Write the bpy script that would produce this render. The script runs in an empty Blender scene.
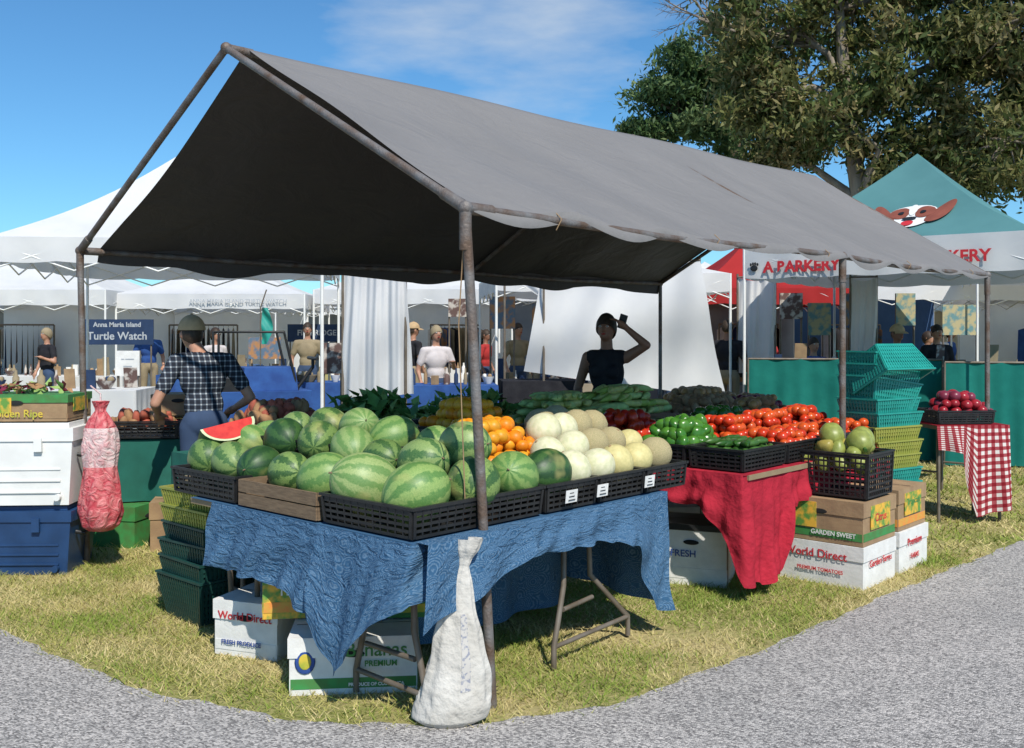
import bpy, math, random
import numpy as np
from mathutils import Vector, Matrix
random.seed(7); np.random.seed(7)
V=Vector
sc=bpy.context.scene
# ------------------------------------------------------------------ materials
def newmat(name):
    m=bpy.data.materials.new(name); m.use_nodes=True
    nt=m.node_tree; b=nt.nodes['Principled BSDF']; return m,nt,b
def c4(c): return (c[0],c[1],c[2],1)
def pmat(name,c1,c2=None,scale=8,rough=.7,bump=0,bscale=60,metal=0,spec=.4,transl=0,lo=.35,hi=.65,coord='Object',stretch=None):
    m,nt,b=newmat(name); N=nt.nodes; L=nt.links
    b.inputs['Roughness'].default_value=rough; b.inputs['Metallic'].default_value=metal
    b.inputs['Specular IOR Level'].default_value=spec
    tc=N.new('ShaderNodeTexCoord'); src=tc.outputs[coord]
    if stretch:
        mp=N.new('ShaderNodeMapping'); mp.inputs['Scale'].default_value=stretch; L.new(src,mp.inputs[0]); src=mp.outputs[0]
    if c2 is None: c2=tuple(x*.8 for x in c1)
    nz=N.new('ShaderNodeTexNoise'); nz.inputs['Scale'].default_value=scale; nz.inputs['Detail'].default_value=5
    L.new(src,nz.inputs['Vector'])
    r=N.new('ShaderNodeValToRGB'); r.color_ramp.elements[0].position=lo; r.color_ramp.elements[1].position=hi
    r.color_ramp.elements[0].color=c4(c1); r.color_ramp.elements[1].color=c4(c2)
    L.new(nz.outputs['Fac'],r.inputs[0]); L.new(r.outputs[0],b.inputs['Base Color'])
    if bump:
        n2=N.new('ShaderNodeTexNoise'); n2.inputs['Scale'].default_value=bscale; n2.inputs['Detail'].default_value=4
        L.new(src,n2.inputs['Vector'])
        bp=N.new('ShaderNodeBump'); bp.inputs['Strength'].default_value=bump; bp.inputs['Distance'].default_value=.02
        L.new(n2.outputs['Fac'],bp.inputs['Height']); L.new(bp.outputs[0],b.inputs['Normal'])
    if transl:
        t=N.new('ShaderNodeBsdfTranslucent'); L.new(r.outputs[0],t.inputs[0])
        mx=N.new('ShaderNodeMixShader'); mx.inputs[0].default_value=transl
        L.new(b.outputs[0],mx.inputs[1]); L.new(t.outputs[0],mx.inputs[2])
        L.new(mx.outputs[0],N['Material Output'].inputs[0])
    return m
def math_n(nt,op,a,b=None):
    n=nt.nodes.new('ShaderNodeMath'); n.operation=op
    for i,x in enumerate((a,b)):
        if x is None: continue
        if isinstance(x,(int,float)): n.inputs[i].default_value=x
        else: nt.links.new(x,n.inputs[i])
    return n.outputs[0]
def mixc(nt,f,a,b,mode='MIX'):
    n=nt.nodes.new('ShaderNodeMix'); n.data_type='RGBA'; n.blend_type=mode
    if isinstance(f,(int,float)): n.inputs[0].default_value=f
    else: nt.links.new(f,n.inputs[0])
    for i,x in ((6,a),(7,b)):
        if isinstance(x,tuple): n.inputs[i].default_value=c4(x)
        else: nt.links.new(x,n.inputs[i])
    return n.outputs[2]
def melon_mat(name,light,dark,nst,thick,soft=.14,mott=.5):
    m,nt,b=newmat(name); N=nt.nodes; L=nt.links
    tc=N.new('ShaderNodeTexCoord'); sp=N.new('ShaderNodeSeparateXYZ'); L.new(tc.outputs['Object'],sp.inputs[0])
    oi=N.new('ShaderNodeObjectInfo')
    ang=math_n(nt,'ARCTAN2',sp.outputs[1],sp.outputs[0])
    nz=N.new('ShaderNodeTexNoise'); nz.inputs['Scale'].default_value=11; nz.inputs['Detail'].default_value=7; nz.inputs['Roughness'].default_value=.65
    ad=N.new('ShaderNodeVectorMath'); L.new(tc.outputs['Object'],ad.inputs[0]); L.new(oi.outputs['Random'],ad.inputs[1]); L.new(ad.outputs[0],nz.inputs['Vector'])
    n1=math_n(nt,'MULTIPLY',math_n(nt,'SUBTRACT',nz.outputs['Fac'],.5),6.2)
    s=math_n(nt,'SINE',math_n(nt,'ADD',math_n(nt,'MULTIPLY',ang,nst),n1))
    r=N.new('ShaderNodeValToRGB'); r.color_ramp.elements[0].position=max(0,.5-thick-soft*.5); r.color_ramp.elements[1].position=.5-thick+soft
    L.new(math_n(nt,'ADD',math_n(nt,'MULTIPLY',s,.5),.5),r.inputs[0])
    n3=N.new('ShaderNodeTexNoise'); n3.inputs['Scale'].default_value=42; n3.inputs['Detail'].default_value=6; n3.inputs['Roughness'].default_value=.7; L.new(ad.outputs[0],n3.inputs['Vector'])
    r3=N.new('ShaderNodeValToRGB'); r3.color_ramp.elements[0].position=.38; r3.color_ramp.elements[1].position=.58; L.new(n3.outputs['Fac'],r3.inputs[0])
    l2=mixc(nt,math_n(nt,'MULTIPLY',math_n(nt,'SUBTRACT',1.0,r3.outputs[0]),mott),light,dark)
    l3=mixc(nt,math_n(nt,'MULTIPLY',oi.outputs['Random'],.38),l2,dark)
    col=mixc(nt,r.outputs[0],mixc(nt,math_n(nt,'MULTIPLY',r3.outputs[0],.22),dark,light),l3)
    n5=N.new('ShaderNodeTexNoise'); n5.inputs['Scale'].default_value=1.6; L.new(ad.outputs[0],n5.inputs['Vector'])
    r5=N.new('ShaderNodeValToRGB'); r5.color_ramp.elements[0].position=.60; r5.color_ramp.elements[1].position=.70; L.new(n5.outputs['Fac'],r5.inputs[0])
    sub=mixc(nt,math_n(nt,'MULTIPLY',r5.outputs[0],.45),col,(.42,.38,.14))
    L.new(sub,b.inputs['Base Color']); b.inputs['Specular IOR Level'].default_value=.42
    L.new(math_n(nt,'ADD',math_n(nt,'MULTIPLY',n3.outputs['Fac'],.3),.32),b.inputs['Roughness'])
    return m
def stripe_plaid(name,base,line,mid,scale,width=.5,coord='UV',axes=(0,1),thin=False):
    m,nt,b=newmat(name); N=nt.nodes; L=nt.links
    tc=N.new('ShaderNodeTexCoord'); sp=N.new('ShaderNodeSeparateXYZ'); L.new(tc.outputs[coord],sp.inputs[0])
    a=math_n(nt,'LESS_THAN',math_n(nt,'FRACT',math_n(nt,'MULTIPLY',sp.outputs[axes[0]],scale)),width)
    c=math_n(nt,'LESS_THAN',math_n(nt,'FRACT',math_n(nt,'MULTIPLY',sp.outputs[axes[1]],scale)),width)
    su=math_n(nt,'MULTIPLY',math_n(nt,'ADD',a,c),.5)
    r=N.new('ShaderNodeValToRGB'); e=r.color_ramp.elements; r.color_ramp.interpolation='CONSTANT'
    e[0].position=0; e[0].color=c4(base); e[1].position=.25; e[1].color=c4(mid); x=e.new(.75); x.color=c4(line)
    L.new(su,r.inputs[0]); L.new(r.outputs[0],b.inputs['Base Color']); b.inputs['Roughness'].default_value=.85
    b.inputs['Specular IOR Level'].default_value=.15
    return m
M={}
M['pipe']=pmat('rusty_pipe',(.20,.19,.185),(.13,.085,.06),9,.6,.3,80,metal=.3)
def tarpmat():
    # a woven poly tarp: grey upper face, canopy shade painted into the lower face
    m,nt,b=newmat('grey_tarp'); N=nt.nodes; L=nt.links; tc=N.new('ShaderNodeTexCoord')
    n1=N.new('ShaderNodeTexNoise'); n1.inputs['Scale'].default_value=1.1; n1.inputs['Detail'].default_value=6; L.new(tc.outputs['Object'],n1.inputs['Vector'])
    n2=N.new('ShaderNodeTexNoise'); n2.inputs['Scale'].default_value=22; n2.inputs['Detail'].default_value=5; L.new(tc.outputs['Object'],n2.inputs['Vector'])
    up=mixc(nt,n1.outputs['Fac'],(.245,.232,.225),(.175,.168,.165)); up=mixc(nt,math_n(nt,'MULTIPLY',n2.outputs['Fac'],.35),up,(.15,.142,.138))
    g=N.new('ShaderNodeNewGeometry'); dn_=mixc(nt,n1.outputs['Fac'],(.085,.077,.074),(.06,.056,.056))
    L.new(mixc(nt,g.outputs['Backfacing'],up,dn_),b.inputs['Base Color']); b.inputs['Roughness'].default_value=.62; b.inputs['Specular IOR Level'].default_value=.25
    n3=N.new('ShaderNodeTexNoise'); n3.inputs['Scale'].default_value=3.5; n3.inputs['Detail'].default_value=6; n3.inputs['Distortion'].default_value=.8; L.new(tc.outputs['Object'],n3.inputs['Vector'])
    bp=N.new('ShaderNodeBump'); bp.inputs['Strength'].default_value=.45; bp.inputs['Distance'].default_value=.05; L.new(n3.outputs['Fac'],bp.inputs['Height']); L.new(bp.outputs[0],b.inputs['Normal'])
    return m
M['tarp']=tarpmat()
M['white_fab']=pmat('white_fabric',(.80,.80,.80),(.72,.73,.75),2,.8,.2,3,transl=.3,spec=.1)
M['black_pl']=pmat('black_plastic',(.014,.014,.015),(.022,.022,.022),20,.45)
M['dark']=pmat('dark_hole',(.02,.02,.02),rough=.9)
M['cardboard']=pmat('cardboard',(.36,.24,.13),(.28,.18,.10),10,.85,.1)
M['wood_brown']=pmat('tray_board',(.22,.15,.09),(.15,.10,.06),14,.8,.2,stretch=(1,1,8))
M['white_card']=pmat('white_card',(.76,.75,.72),(.66,.65,.62),12,.8,.1)
M['orange_print']=pmat('orange_print',(.75,.25,.05),(.6,.35,.06),30,.6)
M['yellow_print']=pmat('yellow_print',(.75,.5,.06),(.35,.4,.05),14,.6)
M['green_print']=pmat('green_print',(.05,.26,.07),(.07,.18,.05),16,.6)
M['fruit_print']=pmat('fruit_print',(.75,.42,.05),(.12,.28,.05),22,.6,lo=.40,hi=.60)
M['red_print']=pmat('red_print',(.6,.03,.04),rough=.6)
M['blue_print']=pmat('blue_print',(.03,.08,.3),rough=.6)
M['navy']=pmat('navy_banner',(.02,.045,.11),rough=.8)
M['grey_print']=pmat('grey_print',(.45,.48,.52),rough=.8)
M['white']=pmat('white_plastic',(.80,.80,.78),(.72,.72,.70),6,.4)
M['blue_pl']=pmat('blue_plastic',(.02,.06,.16),(.015,.045,.12),6,.4)
M['teal_pl']=pmat('teal_plastic',(.015,.24,.20),(.02,.30,.25),6,.4)
M['olive_pl']=pmat('olive_plastic',(.3,.3,.06),(.25,.28,.05),6,.45)
M['dkgreen_pl']=pmat('dkgreen_plastic',(.012,.06,.05),(.01,.045,.04),6,.45)
M['teal_cloth']=pmat('teal_cloth',(.015,.17,.14),(.01,.13,.11),3,.85,.5,5,spec=.1)
M['red_cloth']=pmat('red_cloth',(.44,.025,.045),(.32,.02,.035),5,.85,.9,16,spec=.1)
M['green_cloth']=pmat('green_cloth',(.015,.13,.10),rough=.85)
M['grey_metal']=pmat('leg_metal',(.20,.17,.14),(.14,.11,.08),9,.5,metal=.2)
M['plywood']=pmat('plywood',(.3,.22,.13),rough=.8)
M['skin']=pmat('skin',(.45,.24,.16),(.40,.20,.13),20,.5)
M['skin_d']=pmat('skin_tan',(.28,.14,.09),(.24,.12,.08),20,.5)
M['hair']=pmat('hair',(.03,.02,.012),(.05,.03,.02),60,.6)
M['denim']=pmat('denim',(.04,.07,.14),rough=.9)
M['black_cl']=pmat('black_clothing',(.02,.02,.025),(.03,.03,.035),8,.9,.3,20,spec=.1)
M['khaki']=pmat('khaki',(.3,.24,.15),rough=.9)
M['pink_cl']=pmat('pale_clothing',(.6,.55,.55),rough=.9)
M['red_cl']=pmat('red_clothing',(.4,.03,.03),rough=.9)
M['blue_cl']=pmat('blue_clothing',(.03,.10,.32),(.02,.06,.22),5,.9,.4,8)
M['tan_cap']=pmat('tan_cap',(.52,.36,.20),(.42,.29,.16),20,.9)
M['plaid']=stripe_plaid('plaid_shirt',(.02,.024,.035),(.42,.44,.46),(.10,.12,.15),26,.26,'Object',(0,2))
M['gingham']=stripe_plaid('gingham_cloth',(.66,.62,.58),(.22,.012,.02),(.34,.07,.08),12,.5,'UV')
def bluecloth():
    m,nt,b=newmat('blue_patterned_cloth'); N=nt.nodes; L=nt.links
    tc=N.new('ShaderNodeTexCoord')
    w=N.new('ShaderNodeTexVoronoi'); w.inputs['Scale'].default_value=8; L.new(tc.outputs['UV'],w.inputs['Vector'])
    s=math_n(nt,'SINE',math_n(nt,'MULTIPLY',w.outputs['Distance'],55))
    nz=N.new('ShaderNodeTexNoise'); nz.inputs['Scale'].default_value=70; nz.inputs['Detail'].default_value=4; L.new(tc.outputs['UV'],nz.inputs['Vector'])
    r=N.new('ShaderNodeValToRGB'); r.color_ramp.elements[0].position=.46; r.color_ramp.elements[1].position=.68
    L.new(math_n(nt,'ADD',math_n(nt,'MULTIPLY',s,.18),nz.outputs['Fac']),r.inputs[0])
    f=math_n(nt,'MULTIPLY',r.outputs[0],.62)
    n2=N.new('ShaderNodeTexNoise'); n2.inputs['Scale'].default_value=3; L.new(tc.outputs['UV'],n2.inputs['Vector'])
    base=mixc(nt,n2.outputs['Fac'],(.026,.083,.17),(.048,.125,.225))
    L.new(mixc(nt,f,base,(.16,.25,.35)),b.inputs['Base Color']); b.inputs['Roughness'].default_value=.85; b.inputs['Specular IOR Level'].default_value=.15
    bp=N.new('ShaderNodeBump'); bp.inputs['Strength'].default_value=.7; bp.inputs['Distance'].default_value=.028
    n4=N.new('ShaderNodeTexNoise'); n4.inputs['Scale'].default_value=9; n4.inputs['Distortion'].default_value=1.2; L.new(tc.outputs['UV'],n4.inputs['Vector'])
    L.new(n4.outputs['Fac'],bp.inputs['Height']); L.new(bp.outputs[0],b.inputs['Normal'])
    return m
M['blue_cloth']=bluecloth()
# ------------------------------------------------------------------ mesh builder
class MB:
    def __init__(s): s.v=[];s.f=[];s.m=[];s.sm=[];s.uv=[]
    def add(s,vs,fs,mi=0,smooth=False,uvs=None):
        o=len(s.v); s.v+= [tuple(x) for x in vs]
        for f in fs:
            s.f.append([o+i for i in f]); s.m.append(mi); s.sm.append(smooth)
            s.uv.append([uvs[i] for i in f] if uvs else [(0,0)]*len(f))
    def box(s,c,size,mi=0,R=None,taper=1.0):
        c=V(c); vs=[]
        for z in (-1,1):
            k=taper if z<0 else 1
            for x,y in ((-1,-1),(1,-1),(1,1),(-1,1)):
                p=V((x*size[0]/2*k,y*size[1]/2*k,z*size[2]/2))
                if R is not None: p=R@p
                vs.append(c+p)
        s.add(vs,[(3,2,1,0),(4,5,6,7),(0,1,5,4),(1,2,6,5),(2,3,7,6),(3,0,4,7)],mi)
    def tube(s,pts,rad,mi=0,n=8,smooth=True):
        pts=[V(p) for p in pts]
        if not hasattr(rad,'__len__'): rad=[rad]*len(pts)
        rings=[];prev=None
        for i,p in enumerate(pts):
            d=(pts[min(i+1,len(pts)-1)]-pts[max(i-1,0)]).normalized()
            if prev is None:
                a=d.orthogonal().normalized()
            else:
                a=(prev-d*prev.dot(d)); a=a.normalized() if a.length>1e-6 else d.orthogonal().normalized()
            prev=a; b=d.cross(a)
            rings.append([p+(a*math.cos(t)+b*math.sin(t))*rad[i] for t in [2*math.pi*k/n for k in range(n)]])
        vs=[q for r in rings for q in r]; fs=[]
        for i in range(len(pts)-1):
            for k in range(n):
                fs.append((i*n+k,i*n+(k+1)%n,(i+1)*n+(k+1)%n,(i+1)*n+k))
        s.add(vs,fs,mi,smooth)
        s.add(rings[0],[tuple(range(n))[::-1]],mi); s.add(rings[-1],[tuple(range(n))],mi)
    def ell(s,c,r,mi=0,R=None,nu=12,nv=8,fn=None):
        c=V(c)
        if not hasattr(r,'__len__'): r=(r,r,r)
        vs=[];fs=[]
        for j in range(1,nv):
            ph=math.pi*j/nv
            for i in range(nu):
                th=2*math.pi*i/nu
                p=V((math.sin(ph)*math.cos(th),math.sin(ph)*math.sin(th),math.cos(ph)))
                k=fn(p,th,ph) if fn else 1
                p=V((p.x*r[0]*k,p.y*r[1]*k,p.z*r[2]*(k if fn else 1)))
                if R is not None: p=R@p
                vs.append(c+p)
        top=V((0,0,r[2]));bot=V((0,0,-r[2]))
        if fn: top*=fn(V((0,0,1)),0,0); bot*=fn(V((0,0,-1)),0,math.pi)
        if R is not None: top=R@top;bot=R@bot
        vs+=[c+top,c+bot]; T=len(vs)-2;B=T+1
        for i in range(nu):
            fs.append((T,i,(i+1)%nu)); o=(nv-2)*nu; fs.append((B,o+(i+1)%nu,o+i))
        for j in range(nv-2):
            for i in range(nu):
                fs.append((j*nu+i,(j+1)*nu+i,(j+1)*nu+(i+1)%nu,j*nu+(i+1)%nu))
        s.add(vs,fs,mi,True)
    def grid(s,fn,nu,nv,mi=0,uvs=(1,1),smooth=True):
        vs=[];uv=[];fs=[]
        for j in range(nv+1):
            for i in range(nu+1):
                vs.append(fn(i/nu,j/nv)); uv.append((i/nu*uvs[0],j/nv*uvs[1]))
        w=nu+1
        for j in range(nv):
            for i in range(nu): fs.append((j*w+i,j*w+i+1,(j+1)*w+i+1,(j+1)*w+i))
        s.add(vs,fs,mi,smooth,uv)
    def mesh(s,name,mats):
        me=bpy.data.meshes.new(name); me.from_pydata(s.v,[],s.f)
        me.polygons.foreach_set('material_index',s.m); me.polygons.foreach_set('use_smooth',s.sm)
        ul=me.uv_layers.new(name='UVMap'); flat=[c for f in s.uv for u in f for c in u]; ul.data.foreach_set('uv',flat)
        for m in mats: me.materials.append(M[m] if isinstance(m,str) else m)
        me.update(); return me
    def obj(s,name,mats,mat=None,parent=None,bevel=0):
        o=bpy.data.objects.new(name,s.mesh(name,mats)); sc.collection.objects.link(o)
        if mat is not None: o.matrix_world=mat
        if parent: setp(o,parent)
        if bevel:
            b=o.modifiers.new('b','BEVEL'); b.width=bevel; b.segments=3; b.limit_method='ANGLE'
            b.angle_limit=math.radians(50)
        return o
def setp(o,p):
    mw=o.matrix_world.copy(); o.parent=p; o.matrix_parent_inverse=p.matrix_world.inverted(); o.matrix_world=mw
def inst(name,me,mat):
    o=bpy.data.objects.new(name,me); sc.collection.objects.link(o); o.matrix_world=mat; return o
def fast(name,verts,k,mats,parent=None,mi=None):
    n=len(verts)//k; me=bpy.data.meshes.new(name)
    me.vertices.add(len(verts)); me.vertices.foreach_set('co',np.asarray(verts,dtype=np.float32).ravel())
    me.loops.add(n*k); me.loops.foreach_set('vertex_index',np.arange(n*k,dtype=np.int32))
    me.polygons.add(n); me.polygons.foreach_set('loop_start',np.arange(0,n*k,k,dtype=np.int32))
    try: me.polygons.foreach_set('loop_total',np.full(n,k,dtype=np.int32))
    except Exception: pass
    for m in mats: me.materials.append(m)
    if mi is not None: me.polygons.foreach_set('material_index',mi)
    me.update(calc_edges=True); me.validate()
    o=bpy.data.objects.new(name,me); sc.collection.objects.link(o)
    if parent: setp(o,parent)
    return o
def basis(loc,x,y):
    x=V(x).normalized(); y=V(y).normalized(); z=x.cross(y).normalized(); y=z.cross(x)
    m=Matrix((x,y,z)).transposed().to_4x4(); m.translation=V(loc); return m
def text(s,size,Mx,mat,parent=None,name='lettering',extrude=.0006,bold=0):
    cu=bpy.data.curves.new(name,'FONT'); cu.body=s; cu.size=size; cu.align_x='CENTER'; cu.align_y='CENTER'
    cu.extrude=extrude; cu.offset=bold; cu.materials.append(M[mat])
    o=bpy.data.objects.new(name,cu); sc.collection.objects.link(o); o.matrix_world=Mx
    if parent: setp(o,parent)
    return o
U=V((.675,.738,0)).normalized(); W=V((-U.y,U.x,0)); ANG=math.atan2(U.y,U.x); C0=V((-.40,3.99,0))
def AB(a,b,z=0): return C0+U*a+W*b+V((0,0,z))
def ABM(a,b,z=0,extra=0): return Matrix.Translation(AB(a,b,z))@Matrix.Rotation(ANG+extra,4,'Z')
def lerp(p,q,t): return p+(q-p)*t
# ------------------------------------------------------------------ ground, road
def groundmat():
    m,nt,b=newmat('dry_grass_ground'); N=nt.nodes; L=nt.links; tc=N.new('ShaderNodeTexCoord')
    n1=N.new('ShaderNodeTexNoise'); n1.inputs['Scale'].default_value=1.1; n1.inputs['Detail'].default_value=6; L.new(tc.outputs['Object'],n1.inputs['Vector'])
    n2=N.new('ShaderNodeTexNoise'); n2.inputs['Scale'].default_value=35; n2.inputs['Detail'].default_value=6; L.new(tc.outputs['Object'],n2.inputs['Vector'])
    r=N.new('ShaderNodeValToRGB'); e=r.color_ramp.elements; e[0].position=.38;e[0].color=(.20,.22,.06,1);e[1].position=.60;e[1].color=(.44,.36,.18,1)
    L.new(math_n(nt,'ADD',math_n(nt,'MULTIPLY',n1.outputs['Fac'],.6),math_n(nt,'MULTIPLY',n2.outputs['Fac'],.4)),r.inputs[0])
    L.new(r.outputs[0],b.inputs['Base Color']); b.inputs['Roughness'].default_value=.95; b.inputs['Specular IOR Level'].default_value=.05
    bp=N.new('ShaderNodeBump'); bp.inputs['Strength'].default_value=.6; bp.inputs['Distance'].default_value=.03; L.new(n2.outputs['Fac'],bp.inputs['Height']); L.new(bp.outputs[0],b.inputs['Normal'])
    return m
M['ground']=groundmat()
def roadmat():
    m,nt,b=newmat('worn_asphalt'); N=nt.nodes; L=nt.links; tc=N.new('ShaderNodeTexCoord')
    v=N.new('ShaderNodeTexVoronoi'); v.inputs['Scale'].default_value=115; L.new(tc.outputs['Object'],v.inputs['Vector'])
    n=N.new('ShaderNodeTexNoise'); n.inputs['Scale'].default_value=1.5; n.inputs['Detail'].default_value=8; L.new(tc.outputs['Object'],n.inputs['Vector'])
    sp=N.new('ShaderNodeSeparateColor'); L.new(v.outputs['Color'],sp.inputs[0])
    r=N.new('ShaderNodeValToRGB'); e=r.color_ramp.elements; e[0].position=.0;e[0].color=(.15,.145,.145,1);e[1].position=1;e[1].color=(.66,.63,.60,1)
    x=e.new(.45); x.color=(.36,.35,.34,1)
    L.new(sp.outputs[0],r.inputs[0])
    k=mixc(nt,n.outputs['Fac'],(.70,.70,.70),(1.14,1.1,1.07))
    L.new(mixc(nt,1.0,r.outputs[0],k,'MULTIPLY'),b.inputs['Base Color']); b.inputs['Roughness'].default_value=.9; b.inputs['Specular IOR Level'].default_value=.15
    bp=N.new('ShaderNodeBump'); bp.inputs['Strength'].default_value=.9; bp.inputs['Distance'].default_value=.006; L.new(v.outputs['Distance'],bp.inputs['Height']); bp.invert=True; L.new(bp.outputs[0],b.inputs['Normal'])
    return m
M['road']=roadmat()
mb=MB(); mb.grid(lambda s,t:V((-400+800*s,-60+860*t,0)),40,40); mb.obj('grass_ground',['ground'])
EX=np.array([-60,-12,-6,-2.65,-1.68,-.87,-.26,.38,1.18,2.40,3.95,8,20,60.]); EY=np.array([50,12.2,7.9,5.28,4.47,4.10,4.05,4.24,4.95,6.2,7.7,11.6,23,62.])
def edge(x): return np.interp(x,EX,EY)
xs=np.concatenate([np.linspace(-60,-4,30),np.linspace(-3.8,5,160),np.linspace(5.3,60,40)])
ys=edge(xs); ys=np.convolve(np.pad(ys,3,mode='edge'),np.ones(7)/7,'valid')
ys=ys+.012*np.sin(xs*9)+.012*np.sin(xs*23+1)+.01*np.sin(xs*41)
mb=MB(); vs=[];fs=[]
for i,(x,y) in enumerate(zip(xs,ys)):
    vs+=[V((x,-40,.004)),V((x,y,.004))]
    if i: fs.append((2*i-2,2*i,2*i+1,2*i-1))
mb.add(vs,fs); mb.obj('asphalt_path',['road'])
def edge2(x): return np.interp(x,xs,ys)
bm=[pmat('grass_green',(.17,.25,.04),(.25,.30,.06),2.2,.8,spec=.1,lo=.3,hi=.7),pmat('grass_straw',(.60,.50,.25),(.48,.40,.18),2.2,.8,spec=.1,lo=.3,hi=.7),pmat('grass_olive',(.31,.32,.085),(.42,.37,.13),2.2,.8,spec=.1,lo=.3,hi=.7)]
def grass(n,x0,x1,y0,y1,h,w):
    x=np.random.uniform(x0,x1,n); y=np.random.uniform(y0,y1,n); k=y>edge2(x)-np.random.rand(n)**3*.08
    x=x[k];y=y[k]; n=len(x)
    pat=.9*np.sin(x*2.1+1.3*np.sin(y*1.7))*np.cos(y*2.7+x)+.6*np.sin(x*6.1+y*4)*np.cos(y*7.3-x*2)+np.random.normal(0,.5,n)
    bare=np.exp(-(((x-.75)/.45)**2+((y-5.3)/.22)**2))+.7*np.exp(-(((x+.6)/.5)**2+((y-4.3)/.12)**2))+.6*np.exp(-((y-edge2(x))/.10)**2)
    k=np.random.rand(n)>bare*.8; x=x[k];y=y[k];pat=pat[k]; n=len(x)
    a=np.random.rand(n)*6.283; hh=h*np.random.uniform(.4,1.3,n)*(1+.3*np.clip(pat,-1,1)); ln=np.random.uniform(.4,2.2,n)*hh; a2=np.random.rand(n)*6.283
    ww=w*np.random.uniform(.6,1.3,n)
    b=np.stack([x,y,np.zeros(n)],1); d=np.stack([np.cos(a)*ww,np.sin(a)*ww,np.zeros(n)],1)
    tip=b+np.stack([np.cos(a2)*ln,np.sin(a2)*ln,hh],1)
    v=np.stack([b-d,b+d,tip],1).reshape(-1,3)
    mi=np.where(pat>.70,0,np.where(pat>0.0,2,1)).astype(np.int32)
    g=(((x-.9)/.9)**2+((y-5.9)/.55)**2<1)&(np.random.rand(n)<.7); mi[g]=0
    return v,mi
a,b1=grass(160000,-4.2,4.2,3.9,7.2,.032,.0028); c,d1=grass(80000,-7,9,6.8,13,.042,.006)
fast('lawn_grass',np.concatenate([a,c]),3,bm,None,np.concatenate([b1,d1]))
# ------------------------------------------------------------------ market canopy
A=V((-.094,4.27,0)); LEN=6.55; WID=3.84; EV=2.13; RG=3.19
def K(a,b,z): return A+U*a+W*b+V((0,0,z))
mb=MB()
gA=K(0,0,EV); gB=V((-2.98,6.9,2.16)); gR=V((-1.6,5.6,RG))
fA=K(LEN,0,EV-.01); fB=V((1.72,11.6,2.16)); fR=V((3.1,10.25,3.17))
r=.022
gA=gA+V((-.105,0,0))
mb.tube([V((-.085,4.27,0)),V((-.14,4.265,1.1)),gA],r,0,10)
mb.tube([V((-2.92,6.87,0)),gB],r,0,10)
mA=lerp(gA,fA,.55);mB_=lerp(gB,fB,.55);mR=lerp(gR,fR,.55)
for p in (mA,mB_,fA,fB): mb.tube([V((p.x,p.y,0)),p],r,0,10)
def pline(p,q,sag,n=14): return [lerp(p,q,i/n)-V((0,0,sag*math.sin(math.pi*i/n*2)**2)) for i in range(n+1)]
for p,q in ((gA,fA),(gB,fB),(gR,fR)): mb.tube(pline(p,q,.02),.02,0,8)
for p,q in ((gA,gR),(gB,gR),(mA,mR),(mB_,mR),(fA,fR),(fB,fR)): mb.tube([p,q],.021,0,8)
for p in (gA,gB,gR,mA,mB_,mR,fA,fB,fR):
    mb.ell(p,.033,0)
for p,q in ((gA,fA),(gR,fR),(gB,fB),(gA,gR),(gB,gR)):
    d=(q-p).normalized(); mb.tube([p,p+d*.16],.027,0,8)
for p in (gA,mA,fA,gB,mB_): mb.tube([p-V((0,0,.18)),p],.027,0,8)
canopy=mb.obj('market_canopy',['pipe'])
mb=MB()
def tarp(s,t):
    inset=.03+.10*min(t,1)+ (0.05*math.sin((t-1)*math.pi) if t>1 else 0)
    L0=inset/LEN; ss=L0+(1.0-L0)*s
    if t<=1: p=lerp(lerp(gA,fA,ss),lerp(gR,fR,ss),t); tt=t
    else: p=lerp(lerp(gR,fR,ss),lerp(gB,fB,ss),t-1); tt=2-t
    z=.028
    bays=math.sin(math.pi*min(1,ss/.55)) if ss<.55 else math.sin(math.pi*(ss-.55)/.45)
    z-=.05*abs(bays)*math.sin(math.pi*tt)
    z+=.006*math.sin(ss*60+t*3)*math.sin(tt*math.pi)+.008*math.sin(ss*17-t*9)
    z-=.018*abs(math.sin(ss*math.pi*9))*max(0,1-tt*6)
    z+=-.012*math.sin(ss*math.pi*14+tt*4)*(1-tt)
    return p+V((0,0,z))
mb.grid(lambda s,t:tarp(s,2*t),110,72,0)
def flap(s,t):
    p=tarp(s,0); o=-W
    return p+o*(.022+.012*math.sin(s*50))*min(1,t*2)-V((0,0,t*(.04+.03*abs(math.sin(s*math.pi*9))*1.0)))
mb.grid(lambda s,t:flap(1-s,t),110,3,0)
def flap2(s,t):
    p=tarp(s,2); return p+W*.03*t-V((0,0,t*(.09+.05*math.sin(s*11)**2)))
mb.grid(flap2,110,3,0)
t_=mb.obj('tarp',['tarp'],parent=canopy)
mb=MB()
for i in range(5):
    s=.09+i*.21; p=lerp(gA,fA,s); mb.tube([p+V((0,0,.03)),p-W*.033,p-V((0,0,.05))],.003,0,5)
p=gA; mb.tube([p,p+V((-.03,.02,-.5)),p+V((.0,.0,-1.3))],.003,0,5)
mb.obj('tie_cords',['cardboard'],parent=canopy)
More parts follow.
